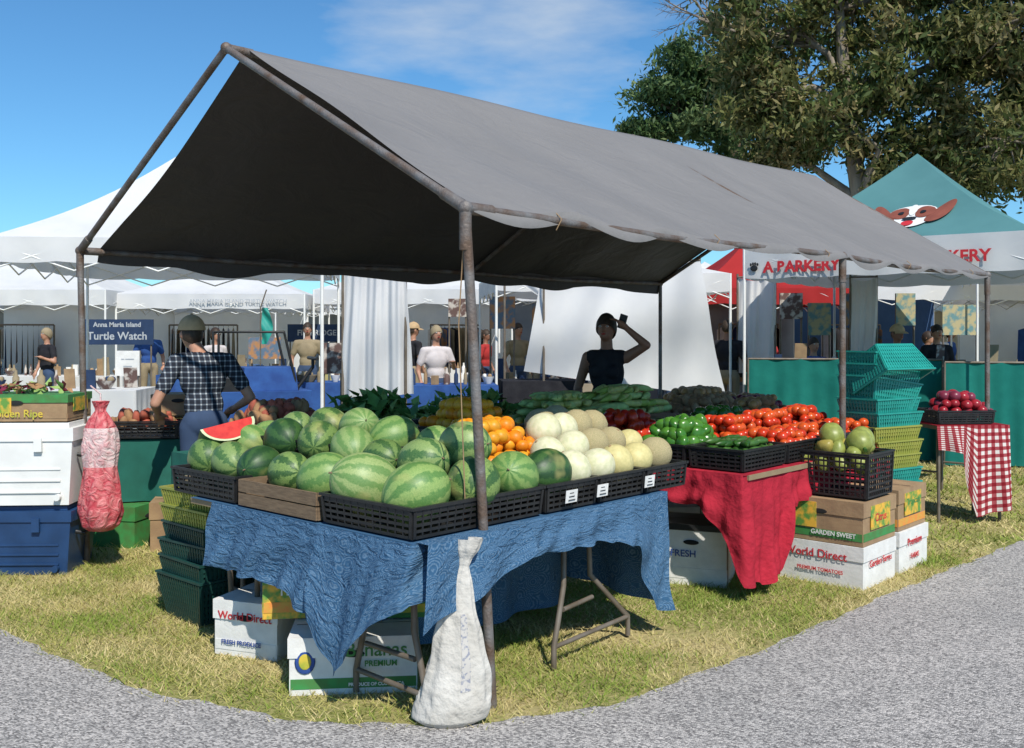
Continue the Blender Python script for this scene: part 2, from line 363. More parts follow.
# ------------------------------------------------------------------ crates
def crate_mesh(w,d,h,mat,taper=.96,nx=12,ny=8,nz=4,th=.005,solid=False):
    mb=MB(); t=.006
    mb.box((0,0,t/2+.002),(w*taper-.012,d*taper-.012,t))
    def side(L,off,axis,n):
        for k in range(nz+1):
            z=.012+(h-.03)*k/nz; kk=taper+(1-taper)*z/h; s=(L*kk-.004,t,(.012 if not solid else .020) if k<nz else (.02 if not solid else .04))
            c=(0,off*kk,z)
            if axis: s=(s[1],s[0],s[2]); c=(c[1],0,z)
            mb.box(c,s)
        for i in range(n+1):
            x=(-L/2+.008)+(L-.016)*i/n
            c=[(x*taper,off*taper,.01),(x,off,h-.01)]
            if axis: c=[(q[1],q[0],q[2]) for q in c]
            mb.tube([V(c[0])*1,V(c[1])],th if 0<i<n else .01,0,4,False)
    side(w,-d/2,0,nx); side(w,d/2,0,nx); side(d,-w/2,1,ny); side(d,w/2,1,ny)
    for sx,sy,L,ax in ((0,-d/2,w,0),(0,d/2,w,0),(-w/2,0,d,1),(w/2,0,d,1)):
        mb.box((sx,sy,h),(L+.02 if not ax else .018,.018 if not ax else L-.02,.012+.001*ax))
    return mb.mesh('crate_shape',[mat])
cr60=crate_mesh(.60,.39,.13,'black_pl'); cr40=crate_mesh(.54,.38,.13,'black_pl'); crtall=crate_mesh(.58,.40,.28,'black_pl',nx=16,ny=12,nz=7)
def crate(me,a,b,z,ex=0,name='plastic_produce_crate'): return inst(name,me,ABM(a,b,z,ex))
H=math.pi/2
TZ=.757
crate(cr60,.21,.31,TZ,H); crate(cr60,.21,1.60,TZ,H)
mb=MB()
for sx,sy,L,ax in ((0,-.195,.62,0),(0,.195,.62,0),(-.31,0,.385,1),(.31,0,.385,1)):
    for k in range(2):
        mb.box((sx,sy,.035+.065*k),(L if not ax else .012,.012 if not ax else L,.058))
mb.box((0,0,.006),(.6,.37,.01))
mb.obj('wooden_tray',['wood_brown'],mat=ABM(.21,.955,TZ,H))
for b in (.31,.95,1.6): crate(cr60,.62,b,TZ,H)
for b in (1.05,1.66): crate(cr60,.64,b,TZ+.14,H)
for a in (1.03,1.43,1.83): crate(cr40,a,.28,TZ,H)
for a in (1.05,1.45,1.85): crate(cr40,a,.86,TZ+.08,H)
for a in (1.05,1.45): crate(cr40,a,1.42,TZ+.16,H)
# ------------------------------------------------------------------ watermelons
wm=[melon_mat('rind_light',(.29,.40,.12),(.075,.19,.045),9,.14,.22,.45),melon_mat('rind_striped',(.25,.36,.10),(.018,.075,.02),7,.04,.14,.5),
    melon_mat('rind_dark',(.055,.13,.032),(.013,.05,.016),8,.05,.25,.5),melon_mat('rind_pale',(.34,.42,.16),(.11,.23,.06),11,.10,.25,.5),
    melon_mat('rind_banded',(.31,.41,.14),(.03,.11,.03),6,.16,.10,.35)]
def melon_mesh(mt,seed):
    mb=MB(); rr=random.Random(seed); p1,p2=rr.random()*6,rr.random()*6; el_=rr.uniform(.54,.66)
    mb.ell((0,0,0),(.5,.5,el_),0,None,32,22,lambda p,th,ph:1+.02*math.sin(2*th+p1)*math.sin(ph)+.025*math.sin(ph*2+p2)*math.sin(ph)+.006*math.cos(th*9))
    mb.tube([(0,0,el_-.02),(0,0,el_+.015),(.03,0,el_+.04)],[.025,.018,.014],1,6)
    return mb.mesh('watermelon_shape',[mt,'wood_brown'])
wmesh=[[melon_mesh(m,i*7+j) for j in range(3)] for i,m in enumerate(wm)]
def watermelon(a,b,z,d,kind):
    R=Matrix.Rotation(random.uniform(0,6.28),4,'Z')@Matrix.Rotation(random.uniform(1.15,1.75),4,'X')@Matrix.Rotation(random.uniform(0,6.28),4,'Z')
    inst('watermelon',random.choice(wmesh[kind]),Matrix.Translation(AB(a,b,z))@R@Matrix.Scale(d,4))
L_=[(.17,.16,.92,.26,0),(.18,.50,.92,.265,3),(.19,.82,.915,.235,0),(.19,1.10,.91,.215,1),(.20,1.37,.915,.215,2),(.21,1.64,.92,.215,4),(.22,1.90,.92,.22,1),
    (.45,.42,1.00,.23,4),(.44,.70,.99,.20,1),(.46,.95,1.02,.22,3),(.46,1.23,1.03,.22,1),(.46,1.53,1.03,.215,2),(.44,1.82,.98,.21,0),
    (.47,.12,.93,.25,1),(.74,.13,.93,.235,0),(.62,.32,1.07,.235,4),(.72,.62,1.03,.21,0),(.70,.92,1.06,.22,0),(.70,1.20,1.09,.21,3),(.72,1.48,1.08,.215,1),(.70,1.76,1.05,.20,4),
    (.99,.14,.925,.225,2),(.68,2.0,.98,.20,0)]
for q in L_: watermelon(*q)
mb=MB()
n=16; r1=.115; th=.05
arc=[V((math.cos(math.pi*i/n)*r1*1.35,0,-math.sin(math.pi*i/n)*r1)) for i in range(n+1)]
A1=[p+V((0,-th,0)) for p in arc];A2=[p+V((0,th,0)) for p in arc]
mb.add(A1+A2,[(i,i+1,n+1+i+1,n+1+i) for i in range(n)],0,True)
mb.add([p*.90+V((0,-th-.001,.0)) for p in arc],[tuple(range(n+1))],1)
mb.add([p*.90+V((0,th+.001,.0)) for p in arc],[tuple(range(n+1))],1)
mb.add([p+V((0,-th,0)) for p in arc],[tuple(range(n+1))],2); mb.add([p+V((0,th,0)) for p in arc],[tuple(range(n+1))],2)
mb.add([V((-r1*1.35,-th,0)),V((r1*1.35,-th,0)),V((r1*1.35,th,0)),V((-r1*1.35,th,0))],[(0,1,2,3)],1)
M['melon_flesh']=pmat('melon_flesh',(.65,.05,.04),(.50,.03,.03),30,.35)
M['melon_white']=pmat('melon_white_rind',(.6,.65,.4),rough=.5)
mb.obj('watermelon_wedge',[wm[2],'melon_flesh','melon_white'],mat=Matrix.Translation(AB(.33,1.90,1.07))@Matrix.Rotation(.5,4,'Z')@Matrix.Rotation(-.7,4,'X')@Matrix.Rotation(-.25,4,'Y'))
M['honeydew']=pmat('honeydew',(.70,.66,.45),(.55,.55,.33),7,.5,.15,40)
M['canary']=pmat('yellowish_melon',(.64,.55,.25),(.52,.46,.20),9,.5,.1,40)
M['cantal']=pmat('netted_melon',(.62,.50,.29),(.38,.34,.16),55,.7,.6,90)
ms=[]
for i,m in enumerate(('honeydew','canary','cantal')):
    mb=MB(); mb.ell((0,0,0),(.5,.5,.54),0,None,24,16,lambda p,th,ph:1+(.012*math.cos(th*10)*math.sin(ph) if m=='cantal' else .01*math.sin(3*th)*math.sin(ph)))
    mb.ell((0,0,.535),(.05,.05,.02),1); ms.append(mb.mesh('melon_shape',[m,'cardboard']))
def pale(a,b,z,d,k):
    nm=['honeydew_melon','canary_melon','cantaloupe_melon'][k]
    inst(nm,ms[k],Matrix.Translation(AB(a,b,z))@Matrix.Rotation(random.random()*6,4,'Z')@Matrix.Rotation(random.uniform(.3,2),4,'X')@Matrix.Scale(d,4))
for q in [(1.18,.13,.92,.185,0),(1.36,.12,.92,.18,0),(1.54,.13,.92,.18,1),(1.73,.14,.92,.18,1),(1.92,.15,.93,.185,2),
          (1.24,.34,.97,.185,0),(1.42,.33,.99,.185,0),(1.60,.34,.99,.185,2),(1.79,.36,.98,.18,2),(1.96,.36,.96,.17,1),
          (1.46,.56,1.06,.20,0),(1.62,.57,1.05,.19,0),(1.79,.60,1.06,.19,2),(1.96,.62,1.05,.19,2),
          (1.72,.80,1.06,.19,2),(1.90,.84,1.07,.19,2)]: pale(*q)
# ------------------------------------------------------------------ produce piles
def pm(n,c,r=.4,**k): M[n]=pmat(n,c,tuple(x*.7 for x in c),25,r,**k)
pm('tomato',(.62,.045,.012),.25); pm('tomato2',(.68,.10,.02),.25); pm('orangef',(.85,.27,.01),.45); pm('orangef2',(.8,.36,.02),.45)
pm('gpepper',(.05,.18,.02),.25); pm('gpepper2',(.08,.23,.03),.25); pm('rpepper',(.50,.02,.01),.25); pm('cuke',(.03,.10,.015),.4); pm('cuke2',(.06,.15,.03),.4)
pm('plant',(.36,.48,.09),.5); pm('plant2',(.58,.58,.18),.5); pm('potato',(.38,.21,.10),.8); pm('potato2',(.48,.30,.16),.8); pm('onion',(.52,.28,.10),.4); pm('ronion',(.22,.03,.06),.35); pm('apple',(.35,.02,.03),.3)
pm('squash',(.75,.52,.05),.4); pm('mango',(.30,.34,.08),.4); pm('mango2',(.42,.34,.08),.4); pm('corn',(.50,.64,.22),.7); pm('leaf',(.11,.26,.05),.6); pm('leaf2',(.30,.45,.13),.6); pm('sweetp',(.40,.10,.06),.8); pm('stem',(.05,.12,.02),.6)
def rndR(tilt=3.14): return (Matrix.Rotation(random.uniform(0,6.28),3,'Z')@Matrix.Rotation(random.uniform(0,tilt),3,'X')@Matrix.Rotation(random.uniform(0,6.28),3,'Z'))
def pile(name,a,b,w,d,z0,r,kind,mats,heap=.08,ex=0,frame=None,dens=1.0):
    mb=MB(); Fm=frame if frame is not None else ABM(a,b,z0,ex)
    nx=max(1,int(w/(r*1.8)*dens)); ny=max(1,int(d/(r*1.8)*dens))
    for layer in range(1+int(heap/(r*1.2))):
        f=1-layer*.20
        if f<=.2: break
        for i in range(nx):
            for j in range(ny):
                x=((i+.5)/nx-.5)*w*f+random.uniform(-.3,.3)*r; y=((j+.5)/ny-.5)*d*f+random.uniform(-.3,.3)*r
                if layer and random.random()<.25: continue
                z=r*.8+layer*r*1.25+random.uniform(-.15,.25)*r; mi=random.randrange(len(mats)); rr=r*random.uniform(.85,1.12)
                if kind=='round': mb.ell((x,y,z),(rr,rr,rr*.88),mi,rndR(.7),12,8)
                elif kind=='lobed': mb.ell((x,y,z),(rr,rr,rr*1.25),mi,rndR(),14,8,lambda p,th,ph:1+.10*math.cos(3*th)*math.sin(ph))
                elif kind=='potato': mb.ell((x,y,z),(rr*.8,rr*.85,rr*1.35),mi,rndR(),10,7,lambda p,th,ph:1+.08*math.sin(2*th+ph*3))
                else:
                    ln={'long':4.2,'banana':5.5,'cob':5}[kind]*r; an=random.gauss(.3,.5); dx,dy=math.cos(an),math.sin(an); bend={'long':.05,'banana':.28,'cob':.0}[kind]*ln
                    pts=[];rd=[]
                    for q in range(7):
                        t=q/6-.5; pts.append((x+dx*t*ln-dy*bend*(4*t*t),y+dy*t*ln+dx*bend*(4*t*t),z+.3*bend*(1-4*t*t)*random.choice((1,1.02)))); rd.append(rr*.62*(max(.12,1-(2*t)**4*.85)))
                    mb.tube(pts,rd,mi,8)
    return mb.obj(name,mats,mat=Fm)
def leaves(name,a,b,w,d,z0,size,n,mats,heap=.12):
    mb=MB()
    for i in range(n):
        x,y=random.gauss(0,w*.27),random.gauss(0,d*.27); x=max(-w/2,min(w/2,x));y=max(-d/2,min(d/2,y))
        z=random.uniform(0,heap)*(1-abs(2*x/w)*.6)+.01; R=rndR(1.3); s=size*random.uniform(.6,1.3)
        pts=[V((0,0,0)),V((.3*s,.35*s,.08*s)),V((.0,s,.0)),V((-.3*s,.35*s,.08*s)),V((0,.45*s,-.05*s))]
        mb.add([R@p+V((x,y,z)) for p in pts],[(0,1,4),(1,2,4),(2,3,4),(3,0,4)],random.randrange(len(mats)),True)
    return mb.obj(name,mats,mat=ABM(a,b,z0))
pile('orange_pile',1.14,.70,.64,.56,TZ+.16,.041,'round',['orangef','orangef2'],.26)
pile('orange_pile',1.50,1.20,.5,.5,TZ+.22,.042,'round',['orangef','orangef2'],.18)
for a in (2.93,3.49,4.05,4.61):
    for b in (.21,.62,1.03): crate(cr40,a,b,TZ)
pile('cucumber_pile',2.93,.21,.46,.32,TZ+.08,.034,'long',['cuke','cuke2'],.06)
pile('green_pepper_pile',2.93,.62,.46,.33,TZ+.09,.045,'lobed',['gpepper','gpepper2'],.13)
pile('red_pepper_pile',2.90,1.05,.44,.34,TZ+.12,.042,'lobed',['rpepper','tomato'],.14)
pile('tomato_pile',3.49,.21,.48,.34,TZ+.08,.040,'round',['tomato','tomato2'],.07)
pile('tomato_pile',4.05,.21,.48,.34,TZ+.08,.040,'round',['tomato','tomato2'],.07)
pile('tomato_pile',4.05,.62,.48,.34,TZ+.10,.040,'round',['tomato','tomato2'],.14)
pile('tomato_pile',3.49,.62,.48,.34,TZ+.10,.040,'round',['tomato','tomato2','tomato'],.14)
pile('cucumber_pile',3.49,1.03,.46,.32,TZ+.12,.034,'long',['cuke','cuke2'],.08)
pile('green_pepper_pile',4.05,1.03,.46,.33,TZ+.14,.042,'lobed',['gpepper','gpepper2'],.1)
pile('tomato_pile',4.61,.21,.48,.34,TZ+.08,.040,'round',['tomato','tomato2'],.06)
pile('tomato_pile',4.61,.62,.48,.34,TZ+.10,.040,'round',['tomato','tomato2'],.12)
pile('onion_pile',4.61,1.03,.5,.34,TZ+.12,.045,'round',['onion','potato'],.12)
def plain_table(name,a,b,w,d,h,top='plywood',skirt=None):
    mb=MB(); mb.box((0,0,h-.015),(w,d,.03),0)
    for sx in (-1,1):
        for sy in (-1,1): mb.tube([(sx*(w/2-.08),sy*(d/2-.08),0),(sx*(w/2-.08),sy*(d/2-.08),h-.03)],.014,1,8)
        mb.tube([(sx*(w/2-.08),-(d/2-.08),.2),(sx*(w/2-.08),(d/2-.08),.2)],.011,1,8)
    if skirt:
        def sk(s,t):
            P=[V((-w/2,-d/2,0)),V((w/2,-d/2,0)),V((w/2,d/2,0)),V((-w/2,d/2,0)),V((-w/2,-d/2,0))]
            q=s*4; i=min(3,int(q)); p=lerp(P[i],P[i+1],q-i); n=p.normalized()
            return p*1.012+n*(.012*t*math.sin(s*150))+V((0,0,h+.006-t*(h-.12)))
        mb.grid(sk,200,6,2,(14,3)); mb.box((0,0,h+.003),(w*1.008,d*1.008,.004),2)
    return mb.obj(name,[top,'grey_metal',skirt or top],mat=ABM(a,b,0))
plain_table('display_table',3.4,1.62,1.7,.55,.94)
plain_table('display_table',2.9,2.95,4.2,.7,.78,'plywood','green_cloth')
plain_table('display_table',6.0,2.4,1.4,.8,.78)
pile('corn_pile',2.82,1.58,.66,.5,.95,.042,'cob',['corn','plant2','corn'],.26)
pile('plantain_pile',3.55,1.60,.8,.5,.95,.042,'banana',['plant','plant2','corn'],.22)
pile('sweet_potato_pile',1.35,2.9,.8,.6,.84,.05,'potato',['sweetp','potato'],.26)
leaves('lettuce_greens',2.2,2.9,.8,.6,.84,.13,500,['leaf','leaf2'],.30)
pile('squash_pile',2.6,2.72,.5,.3,.80,.04,'long',['squash','plant2'],.1)
leaves('cabbage_greens',3.3,2.9,.8,.6,.82,.12,500,['leaf','leaf2','leaf'],.26)
pile('potato_pile',4.3,2.9,.9,.6,.80,.045,'potato',['potato','potato2'],.15)
pile('onion_pile',6.0,2.4,1.2,.7,.80,.045,'round',['onion','potato2'],.18)
leaves('herb_greens',1.95,1.9,.8,.5,.84,.10,450,['leaf2','cuke2','leaf2'],.28)
plain_table('display_table',1.35,1.95,2.2,.6,.78)
pile('corn_pile',1.2,1.95,.7,.5,.84,.042,'cob',['corn','plant2','corn'],.26)
plain_table('display_table',5.0,1.55,1.6,.6,.84)
pile('potato_pile',4.7,1.55,.8,.5,.86,.045,'potato',['potato','potato2'],.16)
pile('onion_pile',5.4,1.5,.7,.5,.86,.042,'round',['onion','ronion'],.14)
# ------------------------------------------------------------------ front tables with cloth
mb=MB(); mb.box((.9,.86,.735),(1.78,1.70,.03),0)
def leg(p0,q0,p1,q1):
    mb.tube([p0,lerp(p0,p1,.05)+V((0,0,-.32)),p1+V((0,0,.10)),p1],.014,1,8)
    mb.tube([q0,lerp(q0,q1,.05)+V((0,0,-.32)),q1+V((0,0,.10)),q1],.014,1,8)
    mb.tube([lerp(p0,p1,.1)+V((0,0,-.4)),lerp(q0,q1,.1)+V((0,0,-.4))],.012,1,8)
    mb.tube([p1+V((0,0,.10)),q1+V((0,0,.10))],.012,1,8)
leg(V((1.10,.12,.72)),V((1.34,.16,.72)),V((.94,.05,.012)),V((1.60,.10,.012)))
leg(V((.10,.10,.72)),V((.10,.40,.72)),V((.10,.02,.012)),V((.12,.5,.012)))
leg(V((.14,1.30,.72)),V((.14,1.55,.72)),V((.2,1.4,.012)),V((.2,1.62,.012)))
leg(V((1.5,1.3,.72)),V((1.5,1.6,.72)),V((1.5,1.2,.012)),V((1.5,1.6,.012)))
mb.box((.9,.05,.71),(1.7,.03,.02),1)
tab=mb.obj('folding_table',['plywood','grey_metal'],mat=ABM(0,0,0))
mb=MB()
TOP=.754
mb.box((.9,.84,.7515),(1.80,1.70,.003),0)
def corner_path(x0,Lb,q):
    # outline point and outward normal for a cloth hanging round a table corner
    e_=Lb-q
    if q<Lb: p=V((x0,e_,0))
    else: p=V((x0-e_,0,0))
    w=min(1,max(0,(q-Lb)/.16+.5)); w=w*w*(3-2*w)
    n_=V((-(1-w),-w,0)).normalized(); return p,n_
bx=[0,.12,.28,.40,.5,.62,.8,1.1,1.45]; bd=[.24,.34,.50,.61,.52,.38,.31,.30,.30]
ax=[0,.1,.3,.7,1.2,1.5,1.6,1.70,1.80]; ad=[.24,.18,.14,.16,.17,.24,.42,.60,.62]
def bluehang(s,t):
    q=s*3.27; p,n_=corner_path(0,1.47,q); k=t
    if q<1.47: b=1.47-q; dr=np.interp(b,bx,bd)+.008*math.sin(b*30); out=.02+.05*(1 if b<.6 else .2)
    else: a=q-1.47; dr=np.interp(a,ax,ad)+.006*math.sin(a*37); out=.02
    fold=.020*math.sin(q*15+k*2.2)+.012*math.sin(q*43+k*5)+.012*math.sin(k*8+q*9)
    tang=V((n_.y,-n_.x,0))
    return p+n_*(.012+k*(out+fold+.018))+tang*(.025*math.sin(k*5+q*7)*k)+V((0,0,TOP-dr*k))
mb.grid(bluehang,300,34,0,(4.9,1.2))
def far(s,t):
    b=s*1.2; return V((1.805+.03*t*math.sin(b*16)+.02*t,b-.012,TOP-(.62-.1*s)*t))
mb.grid(far,60,16,0,(1.8,1.0))
def inner(s,t):
    a=.35+s*1.4; return V((a,.62+.035*math.sin(a*15)*t,TOP-.035-.64*t))
mb.grid(inner,80,12,0,(2,1.0))
def swag(s,t):
    a=.02+s*.62; dr=(.22*(1-s)**.8+.12)
    return V((a-.06*t*(1-s),-.075-.02*math.sin(a*19+t*2)*t-.02*t,TOP+.002-dr*t))
mb.grid(swag,50,18,0,(1,.6))
mb.grid(lambda s,t:V((.02+s*.62,-.0-.075*t,TOP+.004-.002*t)),20,2,0,(1,.1))
mb.obj('blue_tablecloth',['blue_cloth'],mat=ABM(0,0,0))
mb=MB()
for a,b in ((.98,.0),(1.22,.0),(1.62,.0)):
    R=Matrix.Rotation(.1,3,'X'); mb.box((a,b-.025,TOP+.075),(.085,.002,.06),0,R)
    for k in range(3): mb.box((a,b-.0275,TOP+.058+.016*k),(.05-.01*k,.0015,.004),1,R)
mb.obj('price_cards',['white_card','black_pl'],mat=ABM(0,0,0))
mb=MB(); mb.box((3.85,.62,.735),(2.42,1.3,.03),0)
for x in (2.85,4.95):
    for y in (.25,1.15): mb.tube([(x,y,0),(x,y,.72)],.016,1,8)
mb.obj('produce_table',['plywood','grey_metal'],mat=ABM(0,0,0))
mb=MB()
mb.box((3.82,.62,.7515),(2.44,1.28,.003),0)
def redhang(s,t):
    q=s*3.65; p,n_=corner_path(2.6,1.25,q); k=t
    if q<1.25: b=1.25-q; dr=np.interp(b,[0,.08,.22,.5,1.3],[.64,.42,.22,.19,.18])
    else: a=q-1.25; dr=np.interp(a,[0,.2,.45,.55,2.5],[.64,.67,.63,.25,.2])
    fold=.024*math.sin(q*25+k)+.014*math.sin(q*53+k*3)+.010*math.sin(k*11+q*6)
    return p+n_*(.014+k*(.035+fold))+V((0,0,TOP-(dr+.012*math.sin(q*31))*k))
mb.grid(redhang,330,22,0)
mb.obj('red_tablecloth',['red_cloth'],mat=ABM(0,0,0))
# ------------------------------------------------------------------ cartons
def carton(name,x,y,z0,w,d,h,rot,body,lid=None,band=None,texts=(),hole=True,lidh=.35,panel=None):
    mb=MB(); mats=[body,lid or body,band or body,'dark',panel or body]
    mb.box((0,0,h/2),(w,d,h),0); lh=h*lidh; mb.box((0,0,h-lh/2+.004),(w+.014,d+.014,lh),1)
    if band:
        for sx,sy,L,ax in ((0,-1,w,0),(0,1,w,0),(-1,0,d,1),(1,0,d,1)):
            if not ax: mb.box((0,sy*(d/2+.001),h*.2),(L-.01,.003,h*.18),2)
            else: mb.box((sx*(w/2+.001),0,h*.2),(.003,L-.01,h*.18),2)
    if panel:
        mb.box((-w*.22,-(d/2+.008),h*.62),(w*.36,.004,h*.6),4); mb.box(((w/2+.008),0,h*.62),(.004,d*.6,h*.55),4)
        mb.box((-(w/2+.008),0,h*.62),(.004,d*.6,h*.55),4)
    if hole:
        for sy in (-1,1): mb.ell((w*.0,sy*(d/2+.0075),h*.72),(.05,.0015,.016),3)
        for sx in (-1,1): mb.ell((sx*(w/2+.0075),0,h*.72),(.0015,.05,.016),3)
    mb.box((0,0,h+.006),(w*.96,.004,.001),3)
    o=mb.obj(name,mats,mat=Matrix.Translation((x,y,z0))@Matrix.Rotation(rot,4,'Z'),bevel=.004)
    for (s,size,face,px,pz,mt) in texts:
        if face=='f': Mx=basis((px,-(d/2+.011),pz),(1,0,0),(0,0,1))
        elif face=='r': Mx=basis(((w/2+.011),px,pz),(0,1,0),(0,0,1))
        else: Mx=basis((-(w/2+.011),px,pz),(0,-1,0),(0,0,1))
        text(s,size,o.matrix_world@Mx,mt,o,bold=.0008)
    return o
carton('fruit_carton',-1.24,5.10,0,.36,.40,.27,-.35,'white_card','white_card','white_card',
   [('World Direct',.055,'f',0,.20,'red_print'),('FRESH PRODUCE',.03,'f',-.02,.07,'blue_print')],hole=True)
carton('banana_carton',-.72,4.62,.0,.56,.40,.25,.10,'white_card','white_card','green_print',
   [('Bananas',.085,'f',.10,.195,'green_print'),('PREMIUM',.035,'f',.12,.135,'green_print'),('PRODUCE OF COSTA RICA',.02,'f',.1,.045,'white_card'),('Bananas',.07,'r',0,.19,'green_print')],panel=None)
mb=MB(); mb.ell((0,0,0),(.045,.002,.055),0); mb.ell((0,-.0022,.0),(.028,.0015,.035),1)
lab=mb.obj('fruit_label',['blue_print','yellow_print'],mat=Matrix.Translation((-.91,4.394,.15))@Matrix.Rotation(.10,4,'Z')); setp(lab,bpy.data.objects['banana_carton'])
carton('banana_carton',-.98,4.86,.262,.42,.36,.27,.15,'fruit_print','green_print','orange_print',[('TROPICAL',.06,'f',.0,.13,'white_card')])
carton('banana_carton',-.55,4.86,.262,.40,.36,.22,.10,'green_print','green_print','yellow_print',[],hole=False)
carton('vegetable_carton',1.20,6.50,0,.44,.40,.38,-.35,'white_card','black_pl','white_card',[('FRESH',.06,'f',-.05,.2,'blue_print')],lidh=.10)
carton('vegetable_carton',1.05,7.25,0,.5,.42,.36,.1,'white_card','white_card',None,[])
bc=V((2.17,6.15,0))
def ST(a,b): p=bc+U*a+W*b; return p.x,p.y
r0=ANG-math.pi/2
def cart_u(name,a,b,z,w,d,h,*args,**k):
    x,y=ST(a,b); return carton(name,x,y,z,w,d,h,r0,*args,**k)
cart_u('fruit_carton',.27,.30,0,.56,.50,.26,'white_card','white_card',None,[('World Direct',.075,'f',-.03,.19,'red_print'),('PREMIUM TOMATOES',.032,'f',0,.09,'red_print'),('Garden Farms',.06,'r',0,.15,'red_print')],hole=False)
cart_u('fruit_carton',.27,.30,.268,.56,.50,.27,'cardboard','cardboard','green_print',[('GARDEN SWEET',.04,'f',.09,.06,'white_card'),('Citrus',.07,'r',0,.16,'red_print')],panel='fruit_print')
cart_u('fruit_carton',.84,.28,0,.52,.50,.27,'white_card','white_card',None,[('Premium',.07,'r',0,.19,'red_print'),('FARMS',.05,'r',0,.09,'red_print')],hole=False)
cart_u('fruit_carton',.84,.28,.278,.50,.48,.27,'cardboard','cardboard','orange_print',[('Tropicals',.06,'r',0,.18,'green_print')],panel='fruit_print')
x,y=ST(.27,.30); inst('plastic_produce_crate',crtall,Matrix.Translation((x,y,.552))@Matrix.Rotation(r0,4,'Z'))
pile('mango_pile',0,0,.48,.33,0,.062,'potato',['mango','mango2','mango'],.14,frame=Matrix.Translation((x,y,.70))@Matrix.Rotation(r0,4,'Z'))
mb=MB(); mb.ell((0,0,0),(.08,.08,.095),0,None,18,12,lambda p,th,ph:1+.03*math.cos(6*th)*math.sin(ph)); mb.tube([(0,0,.09),(0,0,.12)],.012,1,6)
pm_=mb.mesh('squash_shape',['mango','stem'])
for dx,dy,dz in ((.12,-.08,.89),(-.02,.05,.92),(.2,.1,.88)):
    inst('green_squash',pm_,Matrix.Translation((x+dx,y+dy,dz))@Matrix.Rotation(random.random()*3,4,'X'))
def basket_mesh(w,d,h,mat): return crate_mesh(w,d,h,mat,.78,18,12,6,.009,True)
bt=basket_mesh(.50,.36,.24,'teal_pl'); bo=basket_mesh(.50,.36,.24,'olive_pl'); bd_=basket_mesh(.46,.34,.24,'dkgreen_pl')
X,Y=2.80,7.62
for i in range(9): inst('stacked_basket',bt if i not in (4,5,6) else bo,Matrix.Translation((X+.01*math.sin(i*3),Y,.02+.105*i))@Matrix.Rotation(.55+.03*math.sin(i*5),4,'Z'))
for i in range(3): inst('stacked_basket',bt,Matrix.Translation((X-.03,Y-.02,1.00+.09*i))@Matrix.Rotation(.5,4,'Z')@Matrix.Rotation(.14,4,'Y'))
inst('stacked_basket',bt,Matrix.Translation((X+.0,Y-.03,1.44))@Matrix.Rotation(.5,4,'Z')@Matrix.Rotation(2.6,4,'X'))
for i in range(6): inst('stacked_basket',bd_ if i<4 else bo,Matrix.Translation((-1.72+.01*i,5.62,.01+.095*i))@Matrix.Rotation(ANG+H+.05*math.sin(i*4),4,'Z'))
mb=MB(); mb.box((0,0,.80),(.62,.5,.03),0)
for sx in (-1,1):
    for sy in (-1,1): mb.tube([(sx*.27,sy*.2,0),(sx*.27,sy*.2,.79)],.014,1,8)
gt=mb.obj('side_table',['plywood','grey_metal'],mat=Matrix.Translation((3.83,8.62,0))@Matrix.Rotation(.1,4,'Z'))
mb=MB(); mb.box((0,0,.819),(.64,.52,.003),0)
def gf(s,t):
    x=-.32+.64*s; return V((x+.03*t*math.sin(s*9),-.265-.03*t*math.sin(x*30)-.02*t,.82-t*np.interp(s,[0,.38,.45,.55,1],[.20,.24,.50,.76,.70])))
mb.grid(gf,60,24,0,(.64*1.4,.72*1.4))
def gr(s,t):
    y=-.265+.53*s; return V((.322+.03*t*math.sin(y*26)+.03*t,y,.82-t*.66)); 
mb.grid(gr,40,20,0,(.53*1.4,.7*1.4))
mb.obj('gingham_tablecloth',['gingham'],mat=gt.matrix_world.copy())
inst('plastic_produce_crate',crate_mesh(.5,.36,.11,'black_pl'),Matrix.Translation((3.81,8.60,.822))@Matrix.Rotation(.1,4,'Z'))
pile('red_onion_pile',0,0,.44,.3,0,.05,'round',['ronion','apple'],.15,frame=Matrix.Translation((3.81,8.60,.88))@Matrix.Rotation(.1,4,'Z'))
pile('red_onion_pile',0,0,.34,.3,0,.05,'round',['ronion','apple'],.1,frame=Matrix.Translation((4.35,9.5,.80)))
plain_table('display_table',8.0,.75,1.0,.5,.78)
# ------------------------------------------------------------------ sack
M['sack']=pmat('woven_sack',(.60,.57,.52),(.48,.45,.40),7,.85,.7,26,spec=.15)
M['faded']=pmat('faded_print',(.52,.49,.45),(.26,.27,.32),75,.9,lo=.50,hi=.60)
mb=MB()
zs=[0,.02,.07,.16,.28,.40,.50,.58,.635,.67,.70,.75]; rs=[.12,.152,.156,.138,.112,.085,.064,.045,.024,.030,.048,.058]
def sack(s,t):
    th=s*2*math.pi; q=t*(len(zs)-1); i=min(len(zs)-2,int(q)); f=q-i; z=zs[i]+(zs[i+1]-zs[i])*f; rr=rs[i]+(rs[i+1]-rs[i])*f
    rr*=1+.05*math.sin(th*3+z*7)+.05*math.sin(th*9+z*4)*(z>.1)+.03*math.sin(z*38+th*2)
    return V((math.cos(th)*rr+z*.11+.012*math.sin(z*9),math.sin(th)*rr*.55,z))
mb.grid(sack,64,66,0); mb.add([sack(i/64,0) for i in range(64)],[tuple(range(64))],0)
def prnt(s,t):
    p=sack(.78+.06*s,.26+.24*t); return p+V((0,-.002,0))
mb.grid(prnt,14,24,1)
mb.tube([(.07,-.0,.64),(.09,.04,.69),(.13,.10,.74)],.006,0,6)
mb.obj('woven_sack',['sack','faded'],mat=Matrix.Translation((-.262,4.09,.006)))
